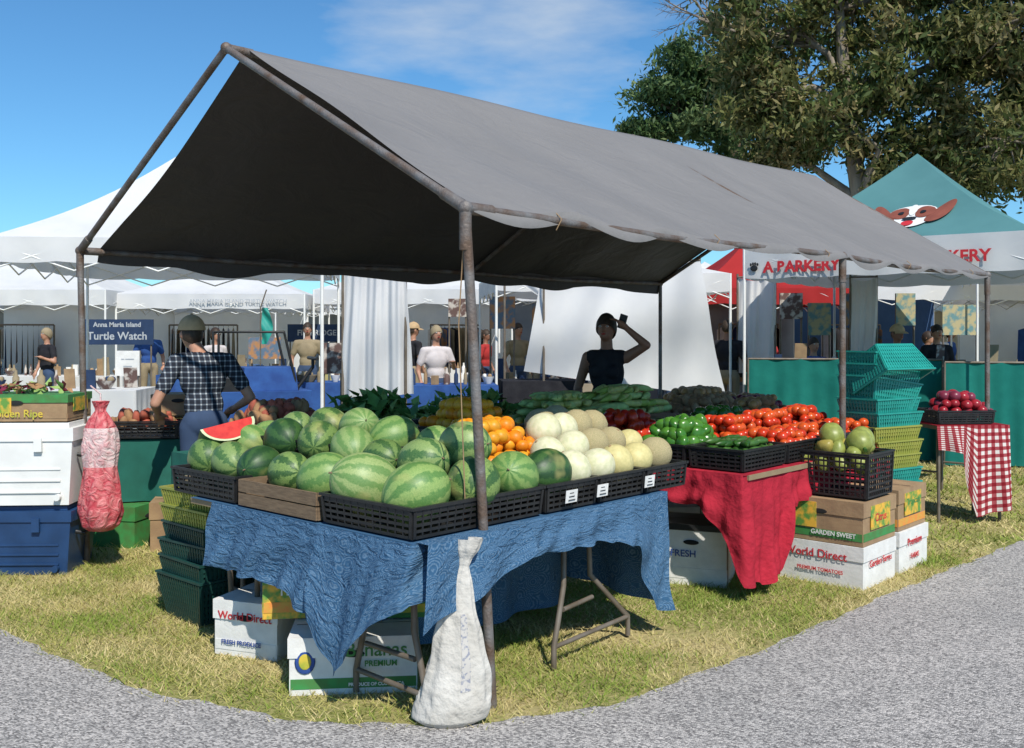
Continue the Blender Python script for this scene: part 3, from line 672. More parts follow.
# ------------------------------------------------------------------ left side
def cooler(name,x,y,z0,w,d,h,mat,lid,rot):
    mb=MB(); mb.box((0,0,h*.39),(w,d,h*.78),0,None,.93); mb.box((0,0,h*.86),(w+.02,d+.02,h*.16),1); mb.box((0,0,h*.97),(w-.06,d-.06,h*.06),1)
    for sx in (-.22,.22): mb.box((sx*w,-(d/2+.012),h*.74),(.05,.025,.09),1)
    for k in range(3): mb.box((0,-(d/2)*.965-.002,h*(.16+.14*k)),(w*.80,.010,.012),0)
    for sx in (-1,1):
        mb.tube([(sx*(w/2),-.13,h*.6),(sx*(w/2+.05),-.12,h*.58),(sx*(w/2+.05),.12,h*.58),(sx*(w/2),.13,h*.6)],.014,2,8)
    mb.tube([(w*.38,-(d/2)*.95,h*.1),(w*.38,-(d/2)-.025,h*.1)],.022,1,10)
    return mb.obj(name,[mat,lid,'black_pl'],mat=Matrix.Translation((x,y,z0))@Matrix.Rotation(rot,4,'Z'),bevel=.018)
cooler('blue_cooler',-3.30,6.78,0,.78,.44,.45,'blue_pl','blue_pl',.03)
cooler('white_cooler',-3.28,6.76,.462,.76,.44,.54,'white','white',.06)
carton('fruit_carton',-3.27,6.78,1.012,.66,.42,.17,.05,'cardboard','green_print','cardboard',[('Golden Ripe',.07,'f',0,.05,'yellow_print')],lidh=.3,panel='fruit_print')
leaves('lettuce_greens',0,0,.5,.3,0,.07,110,['leaf2','potato','ronion'],.05).matrix_world=Matrix.Translation((-3.3,6.8,1.19))
zs2=[0,.03,.12,.30,.42,.55,.66,.74,.80,.86]; rs2=[.07,.11,.14,.125,.11,.12,.105,.07,.03,.055]
def nb(s,t):
    th=s*2*math.pi; q=t*(len(zs2)-1); i=min(len(zs2)-2,int(q)); f=q-i; z=zs2[i]+(zs2[i+1]-zs2[i])*f; rr=rs2[i]+(rs2[i+1]-rs2[i])*f
    rr*=1+.06*math.sin(th*4+z*9)+.05*math.sin(th*9-z*14)
    return V((math.cos(th)*rr,math.sin(th)*rr*.8,z))
def wovenred(nm,c1,c2):
    m,nt,b=newmat(nm); N=nt.nodes; L=nt.links; tc=N.new('ShaderNodeTexCoord')
    wv=N.new('ShaderNodeTexNoise'); wv.inputs['Scale'].default_value=14; wv.inputs['Distortion'].default_value=2; wv.inputs['Detail'].default_value=6
    L.new(tc.outputs['Object'],wv.inputs[0]); rr=N.new('ShaderNodeValToRGB'); rr.color_ramp.elements[0].position=.38; rr.color_ramp.elements[1].position=.64; L.new(wv.outputs['Fac'],rr.inputs[0])
    L.new(mixc(nt,rr.outputs[0],c1,c2),b.inputs['Base Color']); b.inputs['Roughness'].default_value=.55
    bp=N.new('ShaderNodeBump'); bp.inputs['Strength'].default_value=.8; L.new(wv.outputs['Fac'],bp.inputs['Height']); bp.inputs['Distance'].default_value=.03; L.new(bp.outputs[0],b.inputs['Normal']); return m
M['bag_red']=wovenred('bag_red',(.50,.05,.07),(.66,.22,.22)); M['bag_white']=wovenred('bag_white',(.68,.55,.53),(.60,.30,.31))
mb=MB()
mb.grid(lambda s,t:nb(s,t*.45),48,20,0); mb.grid(lambda s,t:nb(s,.45+t*.25),48,14,1); mb.grid(lambda s,t:nb(s,.70+t*.30),48,10,0)
mb.tube([(0,0,.8),(-.05,.12,.9),(-.15,.2,.95)],.006,1,6)
mb.obj('mesh_produce_bag',['bag_red','bag_white'],mat=Matrix.Translation((-2.74,6.66,.28)))
def wtable(name,x,y,w,d,h,rot,mat,drop=.7):
    mb=MB(); mb.box((0,0,h-.02),(w-.02,d-.02,.03),1)
    for sx in (-1,1):
        for sy in (-1,1): mb.tube([(sx*(w/2-.06),sy*(d/2-.06),0),(sx*(w/2-.06),sy*(d/2-.06),h-.03)],.014,1,6)
    mb.box((0,0,h),(w,d,.006),0)
    def sk(s,t):
        P=[V((-w/2,-d/2,0)),V((w/2,-d/2,0)),V((w/2,d/2,0)),V((-w/2,d/2,0)),V((-w/2,-d/2,0))]
        q=s*4; i=min(3,int(q)); p=lerp(P[i],P[i+1],q-i); n=p.normalized()
        return p*1.006+n*(.025*t*math.sin(s*110)+.012*t*math.sin(s*57))+V((0,0,h+.002-t*h*drop))
    mb.grid(sk,200,8,0)
    return mb.obj(name,[mat,'grey_metal'],mat=Matrix.Translation((x,y,0))@Matrix.Rotation(rot,4,'Z'))
def goods(x,y,z,w,n,seed,rot=0,pal=('cardboard','white_card','khaki','navy','poster_b')):
    rr=random.Random(seed); mb=MB()
    for i in range(n):
        px=-w/2+w*(i+.5)/n+rr.uniform(-.03,.03); py=rr.uniform(-.15,.15); k=rr.randrange(4); mi=rr.randrange(len(pal)); s=rr.uniform(.05,.11)
        if k==0: h=rr.uniform(.08,.22); mb.box((px,py,h/2),(s*1.3,s,h),mi,Matrix.Rotation(rr.random(),3,'Z'))
        elif k==1: mb.tube([(px,py,0),(px,py,.12),(px,py,.15),(px,py,.20)],[s*.4,s*.4,s*.18,s*.16],mi,10)
        elif k==2: mb.tube([(px,py,0),(px,py,.03),(px,py,.09)],[s*.5,s*.7,s],mi,12); [mb.ell((px+rr.uniform(-s,s)*.6,py+rr.uniform(-s,s)*.6,.10),s*.35,rr.randrange(len(pal))) for _ in range(6)]
        else: h=rr.uniform(.2,.42); mb.box((px,py,h/2),(s*1.6,.012,h),mi,Matrix.Rotation(.15,3,'X')); mb.tube([(px,py+.1,0),(px,py,h*.9)],.006,0,5)
    return mb.obj('stall_goods',list(pal),mat=Matrix.Translation((x,y,z))@Matrix.Rotation(rot,4,'Z'))
M['poster_a']=pmat('poster_print_a',(.4,.2,.09),(.10,.16,.24),7,.6,lo=.42,hi=.55); M['poster_b']=pmat('poster_print_b',(.5,.45,.4),(.12,.07,.06),9,.6,lo=.42,hi=.52); M['poster_c']=pmat('poster_print_c',(.12,.24,.25),(.42,.36,.2),8,.6,lo=.42,hi=.55)
wtable('draped_table',-2.7,7.9,1.3,.6,.78,.1,'green_cloth',.6)
inst('plastic_produce_crate',cr60,Matrix.Translation((-2.85,7.75,.79))@Matrix.Rotation(.1,4,'Z'))
pile('potato_pile',0,0,.5,.3,0,.045,'potato',['sweetp','potato'],.1,frame=Matrix.Translation((-2.85,7.75,.86)))
carton('fruit_carton',-2.62,7.95,.95,.4,.3,.16,.1,'cardboard','cardboard',None,[],hole=True)
carton('storage_box',-2.45,7.5,0,.45,.35,.35,.2,'cardboard'); carton('storage_box',-2.95,7.6,0,.4,.35,.3,-.2,'green_print')
wtable('draped_table',-5.0,10.9,2.0,.75,.98,.05,'white_fab',.75); goods(-5.0,10.9,.985,1.8,9,3,.05)
wtable('draped_table',-2.6,13,1.6,.7,.95,.0,'blue_cl',.9); goods(-2.6,13,.955,1.4,9,4)
wtable('draped_table',-.9,12.4,1.4,.7,.95,.1,'blue_cl',.9); goods(-.9,12.4,.955,1.3,10,5,.1)
wtable('draped_table',.35,12.9,1.0,.7,.98,.1,'black_cl',.9)
# ------------------------------------------------------------------ tents
def tent(name,P,ev,pk,roof='white_fab',val='white_fab',vh=.26,leg='white',legs=True,wall=None):
    P=[V((p[0],p[1],ev)) for p in P]; c=sum(P,V())/4; top=V((c.x,c.y,pk)); mb=MB()
    for i in range(4):
        p,q=P[i],P[(i+1)%4]
        def rf(s,t,p=p,q=q):
            e=lerp(p,q,s); r=lerp(e,top,t); sag=.10*math.sin(math.pi*t)*math.sin(math.pi*s)*(1-t); return r-V((0,0,sag+.12*math.sin(math.pi*t)))
        mb.grid(rf,12,12,0)
        n=((p+q)/2-c); n.z=0; n.normalize()
        def vl(s,t,p=p,q=q,n=n):
            e=lerp(p,q,s); return e+n*(.012+.012*t*math.sin(s*38))-V((0,0,t*vh+.02*t*abs(math.sin(s*math.pi*5))))
        mb.grid(vl,60,4,1)
        if wall and i==2:
            mb.grid(lambda s,t,p=p,q=q,n=n:lerp(p,q,s)-n*(.03+.03*math.sin(s*26))-V((0,0,.05+t*(ev-.10))),50,4,3)
        if legs: mb.tube([V((p.x,p.y,0)),p],.02,2,8); mb.box((p.x,p.y,.01),(.1,.1,.012),2)
        for k in range(4):
            e0=lerp(p,q,k/4)-V((0,0,.06));e1=lerp(p,q,(k+1)/4)-V((0,0,.06)); d=V((0,0,.3))
            mb.tube([e0-(d if k%2 else V()),e1-(V() if k%2 else d)],.010,2,5); mb.tube([e0-(V() if k%2 else d),e1-(d if k%2 else V())],.010,2,5)
        m0=[lerp(p,top,t)-V((0,0,.12*math.sin(math.pi*t)+.03)) for t in (0,.25,.5,.75,.98)]
        mb.tube(m0,.012,2,5)
    return mb.obj(name,[roof,val,leg,wall or roof])
def sq(cx,cy,s,rot):
    c,d=math.cos(rot)*s/2,math.sin(rot)*s/2
    return [(cx-c+d,cy-d-c),(cx+c+d,cy+d-c),(cx+c-d,cy+d+c),(cx-c-d,cy-d+c)]
tent('white_pop_up_tent',sq(-4.05,12.6,3.5,.12),2.62,3.92)
tent('white_pop_up_tent',sq(-9.0,19.5,3.6,0),2.35,3.4,wall='white_fab')
tw=tent('white_pop_up_tent',sq(-5.6,20.0,3.4,.05),2.30,3.25)
text('ANNA MARIA ISLAND TURTLE WATCH',.10,basis((-5.0,18.26,2.16),(1,.05,0),(0,0,1)),'grey_print',tw,bold=.002)
M['wall_grey']=pmat('grey_tent_wall',(.28,.30,.33),(.2,.22,.25),2,.9,transl=.2); M['wall_tan']=pmat('tan_tent_wall',(.42,.36,.28),(.32,.27,.2),2,.9,transl=.2); M['wall_blue']=pmat('blue_tent_wall',(.06,.12,.25),(.04,.09,.2),2,.9)
walls=['white_fab','wall_grey','wall_tan','wall_blue','white_fab','wall_grey']
for i,(cx,cy,s_,rt,ev,pk) in enumerate(((-1.9,20.5,3.5,-.05,2.4,3.4),(-12.5,25,4,0,2.4,3.5),(-3.0,28,4,0,2.5,3.7),(-9.5,31,4,.1,2.5,3.5),(1.3,16,3.4,.1,2.45,3.3),(1.8,22,3.6,0,2.5,3.5),(5.2,27,4,0,2.5,3.5),(10.2,30,4,0,2.5,3.5),(15,30,4,0,2.5,3.5),(7.6,20,3.8,.1,2.45,3.3),(11.5,19.5,3.8,.05,2.4,3.6),(9.7,17.4,3.4,-.3,2.75,4.0),(0,36,4.4,0,2.5,3.6),(-6,38,4.4,0,2.5,3.6),(-15,38,4.4,0,2.5,3.6),(7,40,4.4,0,2.5,3.6),(-19,30,4,0,2.5,3.6),(20,34,4,0,2.5,3.6),(-7.6,26,3.8,0,2.4,3.4),(12,38,4.4,0,2.5,3.5),(-11,44,4.4,0,2.5,3.6),(-2,46,4.4,0,2.5,3.6),(3.5,46,4.4,0,2.5,3.6),(17,44,4.4,0,2.5,3.6),(24,44,4.4,0,2.5,3.6),(-22,44,4.4,0,2.5,3.6),(-16.5,46,4.4,0,2.5,3.6))):
    tent('white_pop_up_tent',sq(cx,cy,s_,rt),ev,pk,wall=walls[i%6] if i not in (4,11) else None)
M['red_fab']=pmat('red_fabric',(.42,.02,.02),(.35,.015,.015),2,.8,transl=.2)
tent('red_pop_up_tent',sq(4.35,18.6,3.0,.1),2.35,3.3,'red_fab','red_fab',wall='wall_grey')
M['teal_fab']=pmat('teal_tent_fabric',(.10,.26,.27),(.08,.22,.23),1.5,.8,.15,3,transl=.15)
P1=V((3.02,13.0,0));P2=V((5.75,10.95,0)); e=(P2-P1); nn=V((-e.y,e.x,0)); 
if nn.y<0: nn=-nn
EVB=2.72; PKB=3.98
bt_=tent('pet_bakery_tent',[P1,P2,P2+nn,P1+nn],EVB,PKB,'teal_fab','white_fab',.42)
ed=e.normalized(); on=-nn.normalized()
def onval(t,z): return P1+e*t+on*.045+V((0,0,z))
text('A BARKERY',.19,basis(onval(.225,EVB-.30),ed,(0,0,1)),'red_print',bt_,bold=.008)
text('& BAKERY',.19,basis(onval(.74,EVB-.26),ed,(0,0,1)),'red_print',bt_,bold=.006)
mb=MB(); Mx=basis((0,0,0),ed,(0,0,1)).to_3x3()
def paw(c):
    mb.ell(c,(.05,.042,.006),0,Mx)
    for k in (-1.2,-.4,.4,1.2): mb.ell(c+ed*(k*.038)+V((0,0,.062-.012*abs(k))),(.015,.021,.006),0,Mx)
paw(onval(.045,EVB-.30)); paw(onval(.56,EVB-.24))
mb.obj('paw_print',['black_pl'],parent=bt_)
ctr=(P1+P2+(P2+nn)+(P1+nn))/4
def roofpt(s,t):
    ee=lerp(V((P1.x,P1.y,EVB)),V((P2.x,P2.y,EVB)),s); r=lerp(ee,V((ctr.x,ctr.y,PKB)),t)
    return r-V((0,0,.10*math.sin(math.pi*t)*math.sin(math.pi*s)*(1-t)+.12*math.sin(math.pi*t)))
nrm=((P2-P1).cross(V((ctr.x,ctr.y,PKB))-V((P1.x,P1.y,EVB)))).normalized()
if nrm.z<0: nrm=-nrm
mb=MB()
def blob(x0,y0,rx,ry,mi,lift,ang=0,n=28,wob=.06):
    # metres on the roof face, centred on the dog's head; y is up the slope
    pts=[]
    for i in range(n):
        th=2*math.pi*i/n; k=1+wob*math.sin(th*3+x0*9); x=math.cos(th)*rx*k; y=math.sin(th)*ry*k
        X_=x0+x*math.cos(ang)-y*math.sin(ang)+.22; Y_=y0+x*math.sin(ang)+y*math.cos(ang); t=.36+Y_*.85/2.2; s=.5+(X_/3.41)/max(.2,1-t)
        pts.append(roofpt(s,t)+nrm*lift)
    c=sum(pts,V())/n; vs=pts+[c]; mb.add(vs,[(i,(i+1)%n,n) for i in range(n)],mi)
M['dogbrown']=pmat('dog_brown_print',(.25,.07,.045),rough=.8)
blob(0,0,.30,.34,0,.02); blob(0,-.2,.23,.22,0,.024); blob(-.34,.02,.11,.33,1,.03,.35); blob(.34,.02,.11,.33,1,.03,-.35)
blob(-.15,.08,.12,.17,1,.034); blob(.15,.08,.12,.17,1,.034); blob(0,.16,.05,.16,0,.038)
blob(0,-.13,.085,.06,2,.045); blob(-.13,.07,.035,.045,2,.045); blob(.13,.07,.035,.045,2,.045); blob(0,-.30,.07,.10,3,.04)
mb.obj('dog_print',['white','dogbrown','black_pl','red_print'],parent=bt_)
def panel(name,p,q,z0,z1,mat,amp=.03,fr=30,n=90):
    p=V(p);q=V(q); d=(q-p).normalized(); nr=V((d.y,-d.x,0)); mb=MB()
    mb.grid(lambda s,t:lerp(p,q,s)+nr*(amp*math.sin(s*fr)+amp*.5*math.sin(s*fr*2.3+1))*(.3+.7*(1-t))+V((0,0,z0+(z1-z0)*t)),n,8,0)
    mb.tube([p+V((0,0,z1)),q+V((0,0,z1))],.014,1,6)
    for w in (p,q): mb.tube([w,w+V((0,0,z1))],.014,1,6)
    return mb.obj(name,[mat,'grey_metal'])
panel('teal_skirted_counter',(3.0,12.7,0),(5.3,12.3,0),.02,1.26,'teal_cloth')
panel('teal_skirted_counter',(5.15,11.9,0),(7.4,11.5,0),.02,1.24,'teal_cloth')
wtable('draped_table',6.0,12.8,2.0,.8,1.05,0,'teal_cloth'); goods(6.0,12.6,1.055,1.9,14,8)
wtable('draped_table',4.1,13.1,2.0,.6,1.05,-.1,'teal_cloth'); goods(4.1,13.0,1.055,1.9,14,9,-.1)
def sheet(name,corners,n=30,amp=.04,fr=20):
    a,b,c,d=[V(q) for q in corners]; mb=MB()
    def f(s,t):
        p=lerp(lerp(a,b,s),lerp(d,c,s),t); return p+V((0,amp*math.sin(s*fr+t*2)*(.4+t)+amp*.6*math.sin(t*7+s*3)+amp*.3*math.sin(s*fr*2.7+t*5),-.06*math.sin(math.pi*s)*(1-t)*1))
    mb.grid(f,60,n,0); mb.tube([a,b],.012,1,6)
    for w in (a,b): mb.tube([V((w.x,w.y+.03,0)),w+V((0,.03,.05))],.016,1,6)
    return mb.obj(name,['white_fab','grey_metal'])
sheet('hanging_sheet',[(-1.80,10.6,2.32),(-1.12,10.5,2.28),(-1.03,10.5,.95),(-1.80,10.6,.90)])
sheet('hanging_sheet',[(.40,12.6,2.45),(2.35,12.5,2.5),(2.62,12.4,.78),(.15,12.6,1.1)],amp=.10,fr=9)
sheet('hanging_sheet',[(-.1,13.4,2.4),(.9,13.2,2.4),(1.5,13.0,1.5),(.9,13.2,1.7)],amp=.07,fr=7)
sheet('hanging_sheet',[(3.3,14.6,2.4),(3.8,14.4,2.4),(3.8,14.4,1.0),(3.3,14.6,1.0)],amp=.04,fr=12)
sheet('hanging_sheet',[(4.95,14.6,2.4),(5.3,14.5,2.4),(5.3,14.5,1.0),(4.95,14.6,1.0)],amp=.03,fr=12)
def sign(name,x,y,z,w,h,mat,lines,rot=0,post=True,tm='white'):
    mb=MB(); mb.box((0,0,0),(w,.02,h),0)
    if post:
        for sx in (-1,1): mb.tube([(sx*w*.46,.025,-z),(sx*w*.46,.025,h/2)],.016,1,6)
    o=mb.obj(name,[mat,'grey_metal'],mat=Matrix.Translation((x,y,z))@Matrix.Rotation(rot,4,'Z'))
    for i,(s,size,zz) in enumerate(lines): text(s,size,o.matrix_world@basis((0,-.013,zz),(1,0,0),(0,0,1)),tm,o,bold=.003)
    return o
sign('turtle_watch_banner',-6.55,16.6,1.60,1.20,.42,'navy',[('Anna Maria Island',.11,.12),('Turtle Watch',.18,-.07)],tm='grey_print')
sign('blue_banner',-4.0,20.5,1.58,1.2,.36,'navy',[('FISH RIDGE',.16,0)],tm='grey_print')
sign('notice_board',-4.3,11.2,1.25,.26,.28,'white_card',[('-- ------',.05,.05),('------',.05,-.03)],tm='grey_print')
for i,(x,y,z,w,h) in enumerate(((5.35,15.5,1.95,.45,.5),(4.3,15.4,2.0,.35,.4),(6.1,15.5,1.95,.3,.5),(-.15,15.5,1.9,.4,.5),(-.9,16.5,2.0,.3,.3),(4.75,15.45,1.8,.35,.5),(-4.6,18.6,1.3,.6,.4),(-2.9,18.4,1.2,.5,.5),(7.4,16.5,1.8,.6,.5),(.6,17.5,1.9,.5,.4),(-2.05,11.4,1.3,.22,.35))):
    sign('poster',x,y,z,w,h,['poster_a','poster_b','poster_c'][i%3],[])
mb=MB(); mb.tube([(0,0,0),(0,0,2.0),(.1,0,2.3)],.012,1,6); mb.grid(lambda s,t:V((.02+.18*s*math.sin(.5+t*2.1),.03*math.sin(t*9+s*4),1.4+.6*t)),8,20,0)
mb.obj('teal_flag',['teal_pl','grey_metal'],mat=Matrix.Translation((-4.15,16.5,0)))
mb=MB(); mb.box((0,0,.75),(1.1,.6,.4),0,None,.85); mb.box((.1,0,1.08),(.55,.5,.26),0,None,1.1); mb.box((-.3,0,1.02),(.3,.5,.16),1)
for sx in (-.38,.38):
    for sy in (-.32,.32):
        mb.tube([(sx,sy-.05,.30),(sx,sy+.05,.30)],.30,1,20); mb.tube([(sx,sy-.055,.30),(sx,sy+.055,.30)],.12,2,12)
mb.tube([(.4,0,.9),(.62,0,1.2),(.62,0,1.3)],.02,1,8); mb.tube([(.62,-.25,1.3),(.62,.25,1.3)],.02,1,8)
mb.tube([(-.45,-.25,.9),(-.45,-.25,1.6),(.25,-.25,1.6),(.4,-.25,.95)],.018,1,8); mb.tube([(-.45,.25,.9),(-.45,.25,1.6),(.25,.25,1.6),(.4,.25,.95)],.018,1,8)
mb.obj('blue_utility_cart',['blue_cl','black_pl','grey_metal'],mat=Matrix.Translation((-2.85,11.2,0))@Matrix.Rotation(.4,4,'Z'),bevel=.02)
# ------------------------------------------------------------------ people
def remesh_person(name,parts,mats,Mx,voxel):
    mb=MB()
    for p in parts:
        if p[0]=='c':
            _,p0,r0_,p1,r1,mi=p; p0=V(p0);p1=V(p1)
            mb.tube([p0,p1],[r0_,r1],0,16); mb.ell(p0,r0_,0,None,16,10); mb.ell(p1,r1,0,None,16,10)
        else: mb.ell(p[1],p[2],0,None,24,16)
    o=bpy.data.objects.new(name,mb.mesh(name,[])); sc.collection.objects.link(o)
    rm=o.modifiers.new('r','REMESH'); rm.mode='VOXEL'; rm.voxel_size=voxel
    sm=o.modifiers.new('s','SMOOTH'); sm.iterations=3; sm.factor=.5
    dg=bpy.context.evaluated_depsgraph_get(); me=bpy.data.meshes.new_from_object(o.evaluated_get(dg)); o.modifiers.clear(); o.data=me
    me.materials.clear()
    for m in mats: me.materials.append(M[m])
    n=len(me.polygons); c=np.zeros(n*3); me.polygons.foreach_get('center',c); c=c.reshape(-1,3)
    best=np.full(n,1e9); idx=np.zeros(n,dtype=np.int32)
    for p in parts:
        if p[0]=='c':
            a=np.array(p[1]);b=np.array(p[3]); ab=b-a; t=np.clip(((c-a)@ab)/(ab@ab+1e-9),0,1); d=np.linalg.norm(c-(a+t[:,None]*ab),axis=1)-(p[2]+(p[4]-p[2])*t); mi=p[5]
        else:
            r=np.array(p[2]); q=(c-np.array(p[1]))/r; d=(np.linalg.norm(q,axis=1)-1)*r.min(); mi=p[3]
        d=np.abs(d); k=d<best; best[k]=d[k]; idx[k]=mi
    me.polygons.foreach_set('material_index',idx); me.polygons.foreach_set('use_smooth',np.ones(n,dtype=bool)); me.update()
    o.matrix_world=Mx; return o
def person(name,x,y,h,face,mats,armR,armL,lean=0,headoff=(0,0,0),voxel=.012,hair='short',sleeve=True,female=False,stride=0):
    S=h/1.75; parts=[]
    def L(p):
        p=V(p); 
        if p.z>.95: p.y-=lean*(p.z-.95)
        return tuple(p*S)
    def c(p0,r0_,p1,r1,mi): parts.append(('c',L(p0),r0_*S,L(p1),r1*S,mi))
    def e(p,r,mi): parts.append(('e',L(p),tuple(q*S for q in r),mi))
    sw=.155 if female else .175
    for sx in (-1,1):
        fy=stride*sx
        c((sx*.09,0,.92),.088,(sx*.10,-.01+fy*.5,.50),.060,2); c((sx*.10,-.01+fy*.5,.50),.058,(sx*.105,.03+fy,.10),.040,2)
        c((sx*.105,.03+fy,.05),.04,(sx*.115,-.13+fy,.035),.034,4)
    e((0,.01,.95),(.165,.115,.12),2); e((0,0,1.08),(.142 if not female else .13,.105,.14),1); e((0,0,1.27),(.168 if not female else .15,.12,.18),1)
    c((-sw*.8,0,1.40),.062,(sw*.8,0,1.40),.062,1); e((0,.0,1.40),(.12,.085,.07),1)
    if female:
        for sx in (-1,1): e((sx*.07,-.09,1.28),(.06,.055,.06),1)
    hx,hy,hz=headoff
    c((0,.01,1.42),.054,(hx*.7,-.005+hy*.6,1.55+hz),.050,0)
    e((hx,-.01+hy,1.645+hz),(.074,.092,.108),0); e((hx,-.045+hy,1.585+hz),(.05,.055,.05),0)
    c((hx,-.10+hy,1.655+hz),.010,(hx,-.118+hy,1.628+hz),.014,0)
    for sx in (-1,1): e((hx+sx*.076,.0+hy,1.638+hz),(.014,.022,.032),0)
    for sx,arm in ((-1,armR),(1,armL)):
        sh=V((sx*(sw+.01),0,1.395)); el=V(arm[0]); ha=V(arm[1]); mid=lerp(sh,el,.62)
        if sleeve: c(sh,.062,mid,.056,1); c(mid,.043,el,.038,0)
        else: c(sh,.050,el,.037,0)
        d=(ha-el).normalized(); wr=ha-d*.09
        c(el,.038,wr,.025,0)
        side=d.cross(V((0,0,1))); side=side.normalized() if side.length>.1 else V((1,0,0)); nr=side.cross(d).normalized()
        c(wr,.026,wr+d*.05,.032,0); c(wr+d*.03-side*.018,.022,wr+d*.075-side*.02,.020,0); c(wr+d*.03+side*.018,.022,wr+d*.075+side*.02,.020,0)
        for k,ln in ((-1.5,.055),(-.5,.07),(.5,.075),(1.5,.065)):
            b=wr+d*.085+side*(k*.020); m2=b+d*ln*.55-nr*.008; c(b,.0095,m2,.009,0); c(m2,.009,m2+d*ln*.4-nr*ln*.35,.0075,0)
        b=wr+d*.03+side*.032; c(b,.012,b+side*.025+d*.03,.010,0); c(b+side*.025+d*.03,.010,b+side*.03+d*.06,.008,0)
    Mx=Matrix.Translation((x,y,0))@Matrix.Rotation(face,4,'Z')
    o=remesh_person(name,parts,mats,Mx,voxel)
    hc=V(L((hx,-.01+hy,1.645+hz)))
    mb2=MB()
    def hs(s,t):
        th=s*2*math.pi; back=(1+math.sin(th))/2; mx=(.42+.30*back)*math.pi if hair!='long' else (.42+.42*back)*math.pi
        k0=1.10 if hair!='cap' else 1.05
        ph=t*mx; k=k0+.02*math.sin(th*11+ph*5)+ (.05 if hair=='long' else 0)
        return hc+V((math.cos(th)*math.sin(ph)*.076*k,math.sin(th)*math.sin(ph)*.094*k+.006,math.cos(ph)*.108*k))*S
    mb2.grid(hs,28,14,0)
    if hair=='bun': mb2.ell(hc+V((0,.10,.06))*S,(.045*S,.045*S,.045*S),0)
    if hair=='cap':
        def cp(s,t):
            th=s*2*math.pi; ph=t*.50*math.pi; return hc+V((math.cos(th)*math.sin(ph)*.098,math.sin(th)*math.sin(ph)*.118+.004,math.cos(ph)*.115+.028))*S
        mb2.grid(cp,32,12,1)
        def br(s,t):
            th=math.pi*(1+.12+.76*s); k=1+t*.75*math.sin((s)*math.pi)**.5; return hc+V((math.cos(th)*.096*(1+.05*t),math.sin(th)*.116*k,.030-.03*t*t))*S
        mb2.grid(br,16,5,1); mb2.ell(hc+V((0,.0,.146))*S,(.01,.01,.006),1)
    mb2.obj('hair',[mats[3],'tan_cap'],mat=Mx,parent=o)
    mb3=MB()
    for sx in (-1,1):
        mb3.ell(hc+V((sx*.030,-.083,.012))*S,(.013*S,.010*S,.008*S),0); mb3.ell(hc+V((sx*.030,-.091,.012))*S,(.006*S,.004*S,.006*S),1)
        mb3.tube([hc+V((sx*.018,-.090,.032))*S,hc+V((sx*.046,-.080,.032))*S],.003,2,5)
    mb3.ell(hc+V((0,-.096,-.052))*S,(.022*S,.008*S,.006*S),3)
    mb3.obj('face',['white','dark','hair','red_cl'],mat=Mx,parent=o)
    return o
person('man_in_plaid_shirt',-2.22,7.22,1.74,math.pi+.55,['skin','plaid','denim','hair','black_pl'],((-.34,.02,1.12),(-.24,-.24,1.0)),((.34,.0,1.10),(.26,-.26,.98)),lean=.14,headoff=(.05,-.07,-.05),voxel=.009,hair='cap')
person('woman_vendor',.79,8.35,1.74,-.35,['skin_d','black_cl','denim','hair','black_pl'],((-.26,.03,1.13),(-.20,-.16,.92)),((.345,-.03,1.50),(.13,-.12,1.70)),voxel=.009,hair='long',sleeve=False,female=True)
mb=MB(); mb.box((0,0,0),(.07,.01,.12),0)
mb.obj('mobile_phone',['black_pl'],mat=Matrix.Translation((.905,8.19,1.685))@Matrix.Rotation(-.6,4,'Z')@Matrix.Rotation(.3,4,'Y'),bevel=.004)
dn=((-.27,.03,1.12),(-.25,-.1,.88)); dl=((.27,.03,1.12),(.25,-.1,.88)); du=((.28,-.02,1.15),(.15,-.25,1.25))
